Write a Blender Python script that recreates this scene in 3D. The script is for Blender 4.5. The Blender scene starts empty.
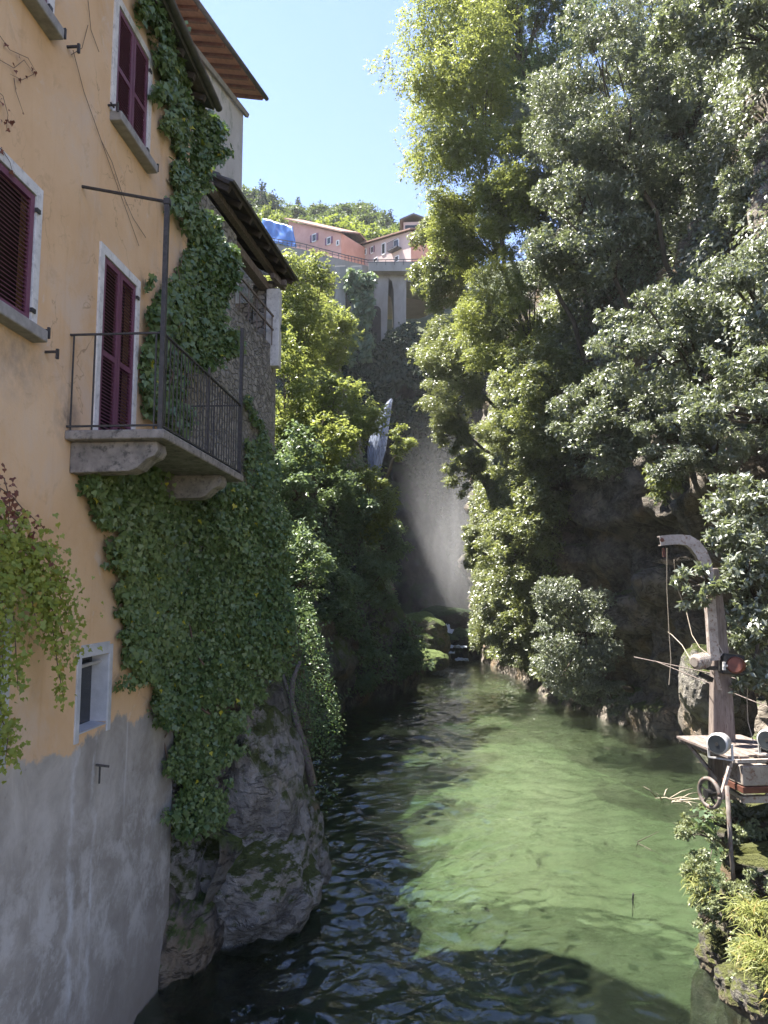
import bpy, bmesh, math, random
import numpy as np
from mathutils import Vector, Matrix

random.seed(7)
SC = bpy.context.scene
COL = SC.collection
PI = math.pi

# ------------------------------------------------------------------ camera
F = 740.0
EYE = np.array([0.0, 0.0, 6.0])
YAW = math.atan(51 / F)
PITCH = math.atan(76 / F)
cam_d = bpy.data.cameras.new('camera')
cam = bpy.data.objects.new('camera', cam_d)
COL.objects.link(cam)
cam.location = EYE
cam.rotation_mode = 'XYZ'
cam.rotation_euler = (PI / 2 + PITCH, 0, YAW)
cam_d.sensor_fit = 'VERTICAL'
cam_d.sensor_height = 36.0
cam_d.lens = 36.0 * F / 1024.0
cam_d.clip_start = 0.1
cam_d.clip_end = 3000
SC.camera = cam
RM = np.array((Matrix.Rotation(YAW, 3, 'Z') @ Matrix.Rotation(PI / 2 + PITCH, 3, 'X')))


def ray(px, py):
    return RM @ np.array([(px - 384) / F, -(py - 512) / F, -1.0])


def P(px, py, d):
    """the point seen at a photo pixel, d metres up the gorge"""
    r = ray(px, py)
    return EYE + r * (d / r[1])


def on_water(px, py, z=0.0):
    r = ray(px, py)
    return EYE + r * ((z - EYE[2]) / r[2])


WX = -4.2                                  # plane of the house wall


def on_wall(px, py, off=0.0):
    r = ray(px, py)
    return EYE + r * ((WX + off) / r[0])


# ------------------------------------------------------------------ noise (numpy)
def _hash(i, j, k, seed):
    h = (i * 374761393 + j * 668265263 + k * 2147483647 + seed * 1274126177) & 0xffffffff
    h = ((h ^ (h >> 13)) * 1274126177) & 0xffffffff
    h = ((h ^ (h >> 16)) * 2246822519) & 0xffffffff
    return ((h ^ (h >> 15)) & 0xffffff) / float(0xffffff)


def vnoise(p, seed=0):
    p = np.asarray(p, float)
    i = np.floor(p).astype(np.int64)
    f = p - i
    u = f * f * (3 - 2 * f)
    r = 0
    for a in (0, 1):
        for b in (0, 1):
            for c in (0, 1):
                w = (u[:, 0] if a else 1 - u[:, 0]) * (u[:, 1] if b else 1 - u[:, 1]) * (u[:, 2] if c else 1 - u[:, 2])
                r = r + w * _hash(i[:, 0] + a, i[:, 1] + b, i[:, 2] + c, seed)
    return r * 2 - 1


def fbm(p, octaves=4, seed=0, gain=0.5):
    p = np.asarray(p, float)
    s, a, t = 0, 1.0, 0
    for o in range(octaves):
        s = s + a * vnoise(p * (2.03 ** o) + o * 17.3, seed + o)
        t += a
        a *= gain
    return s / t


def worley(p, seed=0):
    """distance to the nearest feature point, a random value of its cell, and gap to the second"""
    p = np.asarray(p, float)
    i = np.floor(p).astype(np.int64)
    d1 = np.full(len(p), 9.0)
    d2 = np.full(len(p), 9.0)
    val = np.zeros(len(p))
    for a in (-1, 0, 1):
        for b in (-1, 0, 1):
            for c in (-1, 0, 1):
                ci, cj, ck = i[:, 0] + a, i[:, 1] + b, i[:, 2] + c
                q = np.stack([ci + _hash(ci, cj, ck, seed), cj + _hash(ci, cj, ck, seed + 1), ck + _hash(ci, cj, ck, seed + 2)], 1)
                d = np.linalg.norm(q - p, axis=1)
                v = _hash(ci, cj, ck, seed + 3)
                nearer = d < d1
                d2 = np.where(nearer, d1, np.minimum(d2, d))
                val = np.where(nearer, v, val)
                d1 = np.where(nearer, d, d1)
    return d1, val, d2 - d1


# ------------------------------------------------------------------ mesh helpers
class MB:
    def __init__(self):
        self.v, self.f = [], []

    def box(self, c, s, rot=None):
        R = Matrix.Identity(3) if rot is None else rot
        n = len(self.v)
        for dx in (-.5, .5):
            for dy in (-.5, .5):
                for dz in (-.5, .5):
                    self.v.append(tuple(Vector(c) + R @ Vector((dx * s[0], dy * s[1], dz * s[2]))))
        for q in ((0, 1, 3, 2), (4, 6, 7, 5), (0, 4, 5, 1), (2, 3, 7, 6), (0, 2, 6, 4), (1, 5, 7, 3)):
            self.f.append(tuple(n + k for k in q))
        return self

    def bar(self, a, b, w, h=None, up=(0, 0, 1)):
        """rectangular bar from a to b"""
        h = w if h is None else h
        a, b = Vector(a), Vector(b)
        y = (b - a).normalized()
        u = Vector(up)
        if abs(y.dot(u)) > .98:
            u = Vector((0, 1, 0))
        x = y.cross(u).normalized()
        z = x.cross(y)
        R = Matrix((x, y, z)).transposed()
        return self.box((a + b) / 2, (w, (b - a).length, h), R)

    def tube(self, pts, rad, n=7, caps=True):
        pts = [Vector(p) for p in pts]
        if not hasattr(rad, '__len__'):
            rad = [rad] * len(pts)
        base = len(self.v)
        prev = None
        for k, p in enumerate(pts):
            t = (pts[min(k + 1, len(pts) - 1)] - pts[max(k - 1, 0)])
            t = t.normalized() if t.length > 1e-9 else Vector((0, 0, 1))
            if prev is None:
                u = t.orthogonal().normalized()
            else:
                u = (prev - t * prev.dot(t))
                u = u.normalized() if u.length > 1e-6 else t.orthogonal().normalized()
            prev = u
            w = t.cross(u)
            for i in range(n):
                a = 2 * PI * i / n
                self.v.append(tuple(p + (u * math.cos(a) + w * math.sin(a)) * rad[k]))
        for k in range(len(pts) - 1):
            for i in range(n):
                j = (i + 1) % n
                self.f.append((base + k * n + i, base + k * n + j, base + (k + 1) * n + j, base + (k + 1) * n + i))
        if caps:
            self.f.append(tuple(base + i for i in range(n))[::-1])
            self.f.append(tuple(base + (len(pts) - 1) * n + i for i in range(n)))
        return self

    def prism(self, poly, o, u, w, t):
        """extrude a 2D polygon (coordinates along u and w from o) by the vector t"""
        o, u, w, t = Vector(o), Vector(u), Vector(w), Vector(t)
        n = len(self.v)
        m = len(poly)
        for (a, b) in poly:
            self.v.append(tuple(o + u * a + w * b))
        for (a, b) in poly:
            self.v.append(tuple(o + u * a + w * b + t))
        self.f.append(tuple(range(n, n + m)))
        self.f.append(tuple(range(n + 2 * m - 1, n + m - 1, -1)))
        for i in range(m):
            j = (i + 1) % m
            self.f.append((n + i, n + m + i, n + m + j, n + j))
        return self

    def build(self, name, mat, parent=None, smooth=False, bevel=0, loc=None):
        me = bpy.data.meshes.new(name)
        v = self.v
        if loc is not None:
            v = [(a - loc[0], b - loc[1], c - loc[2]) for a, b, c in v]
        me.from_pydata(v, [], self.f)
        bm = bmesh.new()
        bm.from_mesh(me)
        bmesh.ops.recalc_face_normals(bm, faces=bm.faces)
        big = [f for f in bm.faces if len(f.verts) > 8]
        if big:
            bmesh.ops.triangulate(bm, faces=big)
        bm.to_mesh(me)
        bm.free()
        if smooth:
            me.polygons.foreach_set('use_smooth', [True] * len(me.polygons))
        if mat:
            me.materials.append(mat)
        return link(name, me, parent, bevel)


def link(name, me, parent=None, bevel=0):
    o = bpy.data.objects.new(name, me)
    COL.objects.link(o)
    if parent is not None:
        o.parent = parent
    if bevel:
        b = o.modifiers.new('bevel', 'BEVEL')
        b.width = bevel
        b.segments = 2
        b.limit_method = 'ANGLE'
    return o


def np_mesh(name, V, Fq, mat, parent=None, smooth=False, rnd=None):
    """mesh from numpy arrays: V (n,3), Fq (m,k) faces of one size k"""
    me = bpy.data.meshes.new(name)
    V = np.ascontiguousarray(V, np.float32)
    Fq = np.ascontiguousarray(Fq, np.int32)
    m, k = Fq.shape
    me.vertices.add(len(V))
    me.vertices.foreach_set('co', V.ravel())
    me.loops.add(m * k)
    me.loops.foreach_set('vertex_index', Fq.ravel())
    me.polygons.add(m)
    me.polygons.foreach_set('loop_start', np.arange(0, m * k, k, dtype=np.int32))
    me.polygons.foreach_set('loop_total', np.full(m, k, np.int32))
    if smooth:
        me.polygons.foreach_set('use_smooth', np.ones(m, bool))
    if rnd is not None:
        at = me.attributes.new('rnd', 'FLOAT', 'FACE')
        at.data.foreach_set('value', np.ascontiguousarray(rnd, np.float32))
    me.update(calc_edges=True)
    if mat:
        me.materials.append(mat)
    return link(name, me, parent)


def tag(o, label=None, cat=None, group=None, kind=None):
    if label:
        o['label'] = label
    if cat:
        o['category'] = cat
    if group:
        o['group'] = group
    if kind:
        o['kind'] = kind
    return o


def thing(name, label, cat, loc=(0, 0, 0), group=None):
    o = bpy.data.objects.new(name, None)
    COL.objects.link(o)
    o.location = tuple(loc)
    bpy.context.view_layer.update()
    return tag(o, label, cat, group)


def keep(o):
    """give a child its world placement under a moved parent"""
    p = o.parent
    if p is not None:
        o.matrix_parent_inverse = Matrix.Translation(p.location).inverted() if p.parent is None else Matrix.Identity(4)
    return o


# ------------------------------------------------------------------ materials
def mat(name):
    m = bpy.data.materials.new(name)
    m.use_nodes = True
    nt = m.node_tree
    for n in list(nt.nodes):
        nt.nodes.remove(n)
    out = nt.nodes.new('ShaderNodeOutputMaterial')
    return m, nt, out


class N:
    """tiny node-graph helper"""

    def __init__(self, nt):
        self.nt = nt

    def n(self, kind, **kw):
        x = self.nt.nodes.new('ShaderNode' + kind)
        for k, v in kw.items():
            if k.startswith('i_'):
                key = k[2:].replace('_', ' ')
                key = int(key) if key.isdigit() else key
                s = x.inputs[key]
                if hasattr(v, 'is_output'):
                    self.nt.links.new(v, s)
                else:
                    s.default_value = v
            else:
                setattr(x, k, v)
        return x

    def noise(self, vec, scale, detail=4, rough=.55, dist=0.0):
        return self.n('TexNoise', i_Vector=vec, i_Scale=scale, i_Detail=detail, i_Roughness=rough, i_Distortion=dist).outputs[0]

    def ramp(self, fac, stops, interp='LINEAR'):
        r = self.n('ValToRGB', i_Fac=fac)
        r.color_ramp.interpolation = interp
        e = r.color_ramp.elements
        while len(e) < len(stops):
            e.new(0.5)
        for k, (p, c) in enumerate(stops):
            e[k].position = p
            e[k].color = (c, c, c, 1) if not hasattr(c, '__len__') else (*c, 1)
        return r.outputs[0]

    def mix(self, f, a, b, blend='MIX'):
        m = self.n('Mix', data_type='RGBA', blend_type=blend)
        for k, v in ((0, f), (6, a), (7, b)):
            if hasattr(v, 'is_output'):
                self.nt.links.new(v, m.inputs[k])
            elif k == 0:
                m.inputs[k].default_value = v
            else:
                m.inputs[k].default_value = (*v, 1)
        return m.outputs[2]

    def math(self, op, a, b=0.0, clamp=False):
        m = self.n('Math', operation=op, use_clamp=clamp)
        for k, v in ((0, a), (1, b)):
            if hasattr(v, 'is_output'):
                self.nt.links.new(v, m.inputs[k])
            else:
                m.inputs[k].default_value = v
        return m.outputs[0]

    def pos(self, scale=(1, 1, 1)):
        c = self.n('TexCoord').outputs['Object']
        return self.n('Mapping', i_Vector=c, i_Scale=scale).outputs[0]

    def bump(self, h, strength, dist=0.02):
        return self.n('Bump', i_Height=h, i_Strength=strength, i_Distance=dist).outputs[0]

    def bsdf(self, col, rough=.6, normal=None, **kw):
        b = self.n('BsdfPrincipled')
        for k, v in dict({'Base Color': col, 'Roughness': rough}, **kw).items():
            s = b.inputs[k]
            if hasattr(v, 'is_output'):
                self.nt.links.new(v, s)
            elif hasattr(v, '__len__'):
                s.default_value = (*v, 1)
            else:
                s.default_value = v
        if normal is not None:
            self.nt.links.new(normal, b.inputs['Normal'])
        return b.outputs[0]


def simple(name, c1, c2, rough=.6, scale=6, bump=.3, dist=.01, metal=0, stretch=(1, 1, 1), spots=None):
    m, nt, out = mat(name)
    g = N(nt)
    p = g.pos(stretch)
    a = g.noise(p, scale, 6, .6)
    col = g.ramp(a, [(.3, c1), (.7, c2)])
    if spots:
        b = g.noise(p, scale * 2.3, 5, .7)
        col = g.mix(g.ramp(b, [(.52, 0), (.66, 1)]), col, spots)
    nrm = g.bump(g.noise(p, scale * 5, 5, .65), bump, dist)
    s = g.bsdf(col, rough, nrm, Metallic=metal)
    nt.links.new(s, out.inputs[0])
    return m


def leaf_mat(name, c1, c2, tr, rough=.38, spec=.5, amount=.35, odd=None, coat=0.0):
    """glossy leaf: reflecting upper layer plus light that shines through the blade"""
    m, nt, out = mat(name)
    g = N(nt)
    r = g.n('Attribute', attribute_name='rnd').outputs['Fac']
    stops = [(0, c1), (.85, c2)]
    if odd:
        stops += [(.955, c2), (.975, odd)]
    col = g.ramp(r, stops)
    b = g.bsdf(col, rough, None, **{'Specular IOR Level': spec, 'Coat Weight': coat, 'Coat Roughness': .42})
    t = g.n('BsdfTranslucent')
    tc = g.mix(.35, tr, col, 'MIX')
    nt.links.new(tc, t.inputs[0])
    mx = g.n('MixShader')
    mx.inputs[0].default_value = amount
    nt.links.new(b, mx.inputs[1])
    nt.links.new(t.outputs[0], mx.inputs[2])
    nt.links.new(mx.outputs[0], out.inputs[0])
    return m


def rock_mat(name, dark, mid, light, moss=.5, mosscol=(.055, .075, .02), scale=1.0, warm=(.30, .20, .10)):
    m, nt, out = mat(name)
    g = N(nt)
    p = g.pos()
    a = g.noise(p, .9 * scale, 8, .62, .6)
    b = g.noise(p, 4.5 * scale, 8, .68, .3)
    col = g.ramp(a, [(.28, dark), (.5, mid), (.72, light)])
    col = g.mix(g.ramp(b, [(.45, 0), (.75, .7)]), col, light)
    col = g.mix(g.ramp(g.noise(p, .55 * scale, 4, .6), [(.5, 0), (.68, .55)]), col, warm)
    sp = g.n('Mapping', i_Vector=p, i_Scale=(.8, .8, 1.5), i_Rotation=(.5, .35, 0)).outputs[0]
    cr = g.math('ABSOLUTE', g.math('SUBTRACT', g.noise(sp, 1.1 * scale, 5, .62, .7), .5))
    crack = g.ramp(cr, [(0, 0), (.022, 1)])
    col = g.mix(g.math('MULTIPLY', g.math('SUBTRACT', 1.0, crack), .55), col, dark)
    nz = g.n('SeparateXYZ', i_Vector=g.n('NewGeometry').outputs['Normal']).outputs[2]
    mo = g.math('ADD', g.math('MULTIPLY', nz, .55), g.math('MULTIPLY', g.noise(p, 1.7, 6, .65), 1.0))
    mf = g.ramp(mo, [(.82 - moss * .45, 0), (1.02 - moss * .45, 1)])
    mc = g.mix(g.noise(p, 9, 4), mosscol, tuple(x * 2.1 for x in mosscol))
    col = g.mix(mf, col, mc)
    h = g.math('ADD', g.math('MULTIPLY', g.noise(p, 7 * scale, 9, .7), .8), g.math('MULTIPLY', crack, .35))
    h = g.math('ADD', h, g.math('MULTIPLY', g.noise(p, 2.2 * scale, 6, .65), 1.2))
    s = g.bsdf(col, .82, g.bump(h, 1.0, .16), **{'Specular IOR Level': .3})
    nt.links.new(s, out.inputs[0])
    return m


M = {}
# leaves
M['laurel'] = leaf_mat('laurel_leaf', (.100, .120, .082), (.165, .188, .128), (.33, .39, .11), .46, 1.0, .28, (.20, .19, .04), 1.0)
M['bright'] = leaf_mat('bright_leaf', (.095, .128, .042), (.170, .200, .072), (.46, .50, .10), .42, .5, .45)
M['mixed'] = leaf_mat('mixed_leaf', (.090, .120, .052), (.165, .190, .085), (.40, .44, .09), .38, .8, .38, (.24, .20, .06), .5)
M['shade'] = leaf_mat('shade_leaf', (.078, .128, .074), (.140, .195, .108), (.32, .42, .12), .45, .45, .34)
M['lit'] = leaf_mat('maple_leaf', (.085, .125, .034), (.160, .200, .055), (.46, .50, .11), .42, .45, .46)
M['ivy'] = leaf_mat('ivy_leaf', (.055, .108, .040), (.155, .215, .075), (.20, .34, .04), .40, .5, .24, (.45, .42, .04))
M['creeper'] = leaf_mat('creeper_leaf', (.15, .21, .035), (.29, .33, .065), (.50, .52, .08), .45, .4, .35, (.36, .24, .06))
M['dry'] = leaf_mat('dry_leaf', (.12, .045, .035), (.20, .08, .05), (.2, .08, .03), .6, .3, .2)
M['grassy'] = leaf_mat('grass_blade', (.12, .15, .035), (.28, .29, .09), (.40, .42, .08), .5, .35, .35, (.38, .28, .10))
M['pale'] = leaf_mat('pale_leaf', (.13, .165, .08), (.25, .275, .15), (.34, .38, .10), .42, .5, .3)
M['fern'] = leaf_mat('dark_fern', (.014, .026, .014), (.035, .055, .026), (.05, .08, .02), .6, .25, .15)  # leaf green darkened in place of shade on the end wall
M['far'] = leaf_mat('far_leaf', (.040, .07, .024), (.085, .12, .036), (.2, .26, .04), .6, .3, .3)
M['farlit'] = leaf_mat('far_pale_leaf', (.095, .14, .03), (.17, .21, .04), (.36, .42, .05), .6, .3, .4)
M['conifer'] = leaf_mat('needle', (.022, .042, .022), (.042, .070, .034), (.08, .12, .03), .6, .3, .2)
M['bark'] = simple('bark', (.05, .04, .03), (.13, .105, .08), .9, 5, .8, .03, 0, (1, 1, .25))
M['stem'] = simple('ivy_stem', (.08, .05, .035), (.16, .11, .08), .9, 14, .4)
# rock
M['cliff'] = rock_mat('cliff_rock', (.035, .033, .032), (.10, .095, .088), (.24, .225, .20), .45)
M['darkcliff'] = rock_mat('damp_rock', (.04, .035, .030), (.135, .118, .10), (.36, .31, .255), .06)
M['boulder'] = rock_mat('boulder_rock', (.09, .082, .07), (.24, .22, .19), (.42, .39, .345), .45, (.05, .06, .015), 1.6, (.20, .165, .11))
M['paleboulder'] = rock_mat('pale_rock', (.12, .11, .10), (.30, .28, .26), (.48, .45, .42), .42, (.05, .06, .018), 1.4, (.34, .29, .22))
M['bank'] = rock_mat('bank_rock', (.05, .045, .04), (.14, .13, .11), (.32, .29, .24), .50, (.075, .08, .025), 2.0)
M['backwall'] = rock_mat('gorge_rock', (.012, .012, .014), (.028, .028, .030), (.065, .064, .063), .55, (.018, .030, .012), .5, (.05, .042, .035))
# building stuff
M['white'] = simple('white_trim', (.56, .55, .54), (.76, .75, .74), .75, 5, .3, .004, 0, (1, 1, 1), (.45, .44, .44))
M['greytrim'] = simple('pale_render', (.38, .40, .43), (.60, .61, .64), .8, 4, .5, .008)
M['shutter'] = simple('plum_paint', (.130, .045, .082), (.190, .072, .122), .5, 7, .15, .002, 0, (1, 1, .2))
M['iron'] = simple('wrought_iron', (.035, .035, .04), (.085, .08, .08), .55, 20, .3, .002, .3)
M['stone'] = simple('balcony_stone', (.15, .135, .125), (.34, .31, .28), .85, 5, .8, .012, 0, (1, 1, 1), (.09, .085, .08))
M['sillstone'] = simple('sill_stone', (.22, .21, .205), (.38, .36, .34), .85, 9, .6, .006)
M['darkwood'] = simple('weathered_wood', (.03, .024, .02), (.075, .058, .045), .85, 7, .5, .006, 0, (1, 4, 4))
M['eave'] = simple('eave_board', (.07, .065, .062), (.14, .13, .125), .7, 7, .3, .004)
M['rafter'] = simple('rafter_wood', (.13, .055, .035), (.24, .11, .07), .75, 6, .4, .004)
M['boards'] = simple('terracotta_boards', (.34, .16, .095), (.50, .26, .16), .8, 8, .4, .004)
M['tile'] = simple('roof_tile', (.19, .10, .07), (.36, .21, .15), .85, 4, .6, .02, 0, (1, 1, 1), (.12, .10, .08))
M['palewall'] = simple('pale_plaster', (.42, .40, .37), (.60, .58, .54), .9, 1.2, .4, .01, 0, (1, 1, .5), (.30, .31, .25))
M['glass'] = simple('dark_glass', (.015, .018, .02), (.04, .045, .05), .12, 3, 0, .001)
M['void'] = simple('interior_shade', (.02, .018, .016), (.04, .035, .03), .9, 3, .2)  # near-black colour stands in for the shade inside openings
M['concrete'] = simple('concrete', (.18, .17, .155), (.31, .295, .27), .85, .5, .5, .03, 0, (1, 1, .4), (.22, .20, .18))
M['pink'] = simple('pink_plaster', (.46, .25, .21), (.56, .33, .28), .85, .8, .2, .01)
M['palepink'] = simple('pale_pink_plaster', (.42, .31, .285), (.52, .40, .37), .85, .8, .2, .01)
M['orange'] = simple('salmon_plaster', (.52, .24, .165), (.62, .32, .23), .85, .8, .2, .01)
M['tarp'] = simple('blue_tarp', (.018, .085, .33), (.035, .15, .46), .45, 1.2, .6, .05)
M['galv'] = simple('weathered_steel', (.26, .225, .20), (.44, .39, .355), .7, 7, .5, .004, .1, (1, 1, 1), (.17, .085, .055))
M['darksteel'] = simple('grimy_steel', (.09, .075, .065), (.22, .19, .17), .7, 9, .5, .004, .1, (1, 1, 1), (.13, .06, .04))
M['rust'] = simple('rusty_steel', (.07, .028, .018), (.15, .055, .034), .7, 9, .5, .004, .2)
M['redpaint'] = simple('red_brown_paint', (.10, .030, .020), (.19, .06, .04), .6, 9, .3, .003)
M['blackmetal'] = simple('dark_metal', (.015, .015, .016), (.05, .048, .045), .55, 12, .3, .003, .4)
M['greywood'] = simple('grey_timber', (.13, .10, .085), (.27, .22, .19), .85, 6, .8, .01, 0, (3, 3, .3), (.08, .06, .05))
M['plank'] = simple('pink_grey_plank', (.13, .10, .085), (.27, .22, .195), .85, 6, .8, .008, 0, (3, .4, 3), (.08, .055, .045))
M['cream'] = simple('cream_metal', (.20, .17, .145), (.33, .29, .25), .7, 5, .4, .004, 0, (1, 1, 1), (.14, .075, .05))
M['lamp'] = simple('light_grey_paint', (.38, .37, .36), (.50, .49, .48), .5, 8, .1, .001)
M['rope'] = simple('rope', (.30, .25, .19), (.45, .39, .30), .9, 30, .4)
M['foam'] = simple('white_water', (.30, .35, .45), (.58, .63, .70), .6, 3, 1, .05, 0, (2.5, 1, .3))


def fall_material():
    m, nt, out = mat('falling_water')
    g = N(nt)
    p = g.pos((3.2, 3.2, .22))
    n1 = g.noise(p, 1.6, 5, .65)
    d = g.bsdf(g.ramp(n1, [(.3, (.17, .21, .31)), (.65, (.30, .35, .45))]), .7)
    t = g.n('BsdfTransparent')
    mx = g.n('MixShader')
    nt.links.new(g.ramp(g.noise(p, 2.4, 4, .6), [(.36, .2), (.58, .9)]), mx.inputs[0])
    nt.links.new(t.outputs[0], mx.inputs[1])
    nt.links.new(d, mx.inputs[2])
    nt.links.new(mx.outputs[0], out.inputs[0])
    return m


def house_wall_material():
    m, nt, out = mat('ochre_plaster')
    g = N(nt)
    p = g.pos()
    xyz = g.n('SeparateXYZ', i_Vector=g.n('TexCoord').outputs['Object'])
    z, y = xyz.outputs[2], xyz.outputs[1]
    a = g.noise(p, .8, 6, .6)
    och = g.ramp(a, [(.25, (.63, .405, .22)), (.5, (.71, .49, .295)), (.78, (.75, .55, .365))])
    # worn, paler patches
    w = g.noise(p, .55, 7, .68, .5)
    och = g.mix(g.ramp(w, [(.50, 0), (.66, .8)]), och, (.66, .52, .40))
    ck = g.math('ABSOLUTE', g.math('SUBTRACT', g.noise(p, .75, 5, .6, .5), .5))
    och = g.mix(g.math('MULTIPLY', g.ramp(ck, [(0, 1), (.006, 0)]), g.ramp(g.noise(p, .5, 2), [(.48, 0), (.6, .7)])), och, (.28, .17, .10))
    w2 = g.noise(p, 1.9, 7, .72, .8)
    high = g.math('MULTIPLY', g.math('SUBTRACT', z, 9.5), .22, True)
    corner = g.math('MULTIPLY', g.math('SUBTRACT', y, 9.4), .35, True)
    edge = g.math('MULTIPLY', high, corner)
    och = g.mix(g.math('MULTIPLY', g.ramp(w2, [(.42, 0), (.62, 1)]), edge), och, (.50, .47, .46))
    # long dark runs of water below the balcony and sills
    och = g.mix(g.ramp(g.noise(p, 2.6, 8, .74, .6), [(.56, 0), (.66, .35)]), och, (.46, .30, .17))
    och = g.mix(g.ramp(g.noise(p, 1.5, 8, .7, 1.2), [(.60, 0), (.68, .5)]), och, (.70, .60, .50))
    st = g.noise(g.n('Mapping', i_Vector=g.n('TexCoord').outputs['Object'], i_Scale=(2, 2.6, .16)).outputs[0], 2.2, 5, .6)
    run = g.ramp(st, [(.58, 0), (.80, .28)])
    och = g.mix(run, och, (.47, .24, .09))
    # mould round the balcony's foot
    for (cy, cz, ry, rz, s) in ((7.55, 4.45, .6, .30, 0.0), (8.08, 7.95, .34, .42, .85), (7.0, 8.33, .6, .55, .5), (9.2, 7.25, .8, .5, .35)):
        dy = g.math('DIVIDE', g.math('SUBTRACT', y, cy), ry)
        dz = g.math('DIVIDE', g.math('SUBTRACT', z, cz), rz)
        rr = g.math('ADD', g.math('MULTIPLY', dy, dy), g.math('MULTIPLY', dz, dz))
        f = g.math('SUBTRACT', 1.0, rr, True)
        f = g.math('MULTIPLY', g.math('MULTIPLY', f, s), g.ramp(g.noise(p, 3.2, 6, .7), [(.35, 0), (.62, 1)]))
        och = g.mix(f, och, (.16, .13, .115))
    # grey cement render below
    gn = g.noise(p, 1.1, 8, .66, .4)
    grey = g.ramp(gn, [(.28, (.25, .23, .21)), (.5, (.375, .35, .325)), (.70, (.52, .49, .46))])
    gs = g.noise(g.n('Mapping', i_Vector=g.n('TexCoord').outputs['Object'], i_Scale=(2, 3.4, .22)).outputs[0], 1.6, 6, .6, .25)
    grey = g.mix(g.ramp(gs, [(.60, 0), (.72, .6)]), grey, (.60, .60, .62))
    gp = g.noise(p, 2.2, 9, .74, .25)
    low = g.math('ADD', g.math('MULTIPLY', g.math('SUBTRACT', 3.9, z), .6, True), .2, True)
    grey = g.mix(g.math('MULTIPLY', low, g.ramp(gp, [(.47, 0), (.60, .7)])), grey, (.60, .585, .575))
    grey = g.mix(g.ramp(g.noise(p, 5.5, 8, .75), [(.60, 0), (.72, .45)]), grey, (.17, .16, .155))
    grey = g.mix(g.math('MULTIPLY', g.math('SUBTRACT', 1.6, z), .7, True), grey, g.mix(g.noise(p, 1.4, 6, .7), (.24, .20, .16), (.38, .35, .33)))
    # two lime runs under the small window
    for (cy, wd, zt) in ((8.62, .045, 4.25), (9.12, .03, 4.2)):
        wob = g.math('MULTIPLY', g.math('SUBTRACT', g.noise(p, 1.2, 5, .65), .5), .6)
        dy = g.math('ABSOLUTE', g.math('SUBTRACT', g.math('ADD', y, wob), cy))
        f = g.math('SUBTRACT', 1.0, g.math('DIVIDE', dy, wd * 2.0), True)
        f = g.math('MULTIPLY', f, g.ramp(g.noise(p, 1.8, 7, .72), [(.38, .05), (.62, .8)]))
        grey = g.mix(f, grey, (.66, .67, .70))
    line = g.math('ADD', z, g.math('MULTIPLY', g.math('SUBTRACT', g.noise(p, 2.2, 7, .68), .5), .55))
    line = g.math('ADD', line, g.math('MULTIPLY', g.math('SUBTRACT', g.noise(p, .5, 2, .5), .5), .5))
    f = g.ramp(g.math('MULTIPLY', g.math('SUBTRACT', line, 4.0), 1.0), [(.16, 0), (.22, 1)])
    col = g.mix(f, grey, och)
    h = g.math('ADD', g.noise(p, 28, 6, .7), g.math('MULTIPLY', g.noise(p, 3, 5, .6), 1.6))
    s = g.bsdf(col, .92, g.bump(h, .45, .012), **{'Specular IOR Level': .2})
    nt.links.new(s, out.inputs[0])
    return m


def stone_wall_material():
    m, nt, out = mat('rubble_stone_wall')
    g = N(nt)
    p = g.pos((1, 1, 1.5))
    wp = g.mix(.3, p, g.n('TexNoise', i_Vector=p, i_Scale=3.5, i_Detail=4).outputs[1], 'ADD')
    v = g.n('TexVoronoi', i_Vector=wp, i_Scale=4.6)
    e = g.n('TexVoronoi', feature='DISTANCE_TO_EDGE', i_Vector=wp, i_Scale=4.6).outputs['Distance']
    col = g.mix(g.n('SeparateColor', i_Color=v.outputs['Color']).outputs[0], (.19, .175, .155), (.40, .37, .33))
    col = g.mix(g.ramp(g.noise(p, 1.1, 6, .65), [(.4, 0), (.65, .8)]), col, (.40, .375, .34))
    col = g.mix(g.ramp(e, [(0, .5), (.05, 0)]), col, (.17, .16, .145))
    col = g.mix(g.ramp(g.noise(p, 6, 6, .7), [(.5, 0), (.7, .5)]), col, (.10, .11, .06))
    h = g.math('ADD', g.ramp(e, [(0, 0), (.12, 1)]), g.math('MULTIPLY', g.noise(p, 14, 6, .7), .5))
    s = g.bsdf(col, .9, g.bump(h, 1.0, .07))
    nt.links.new(s, out.inputs[0])
    return m


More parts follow.
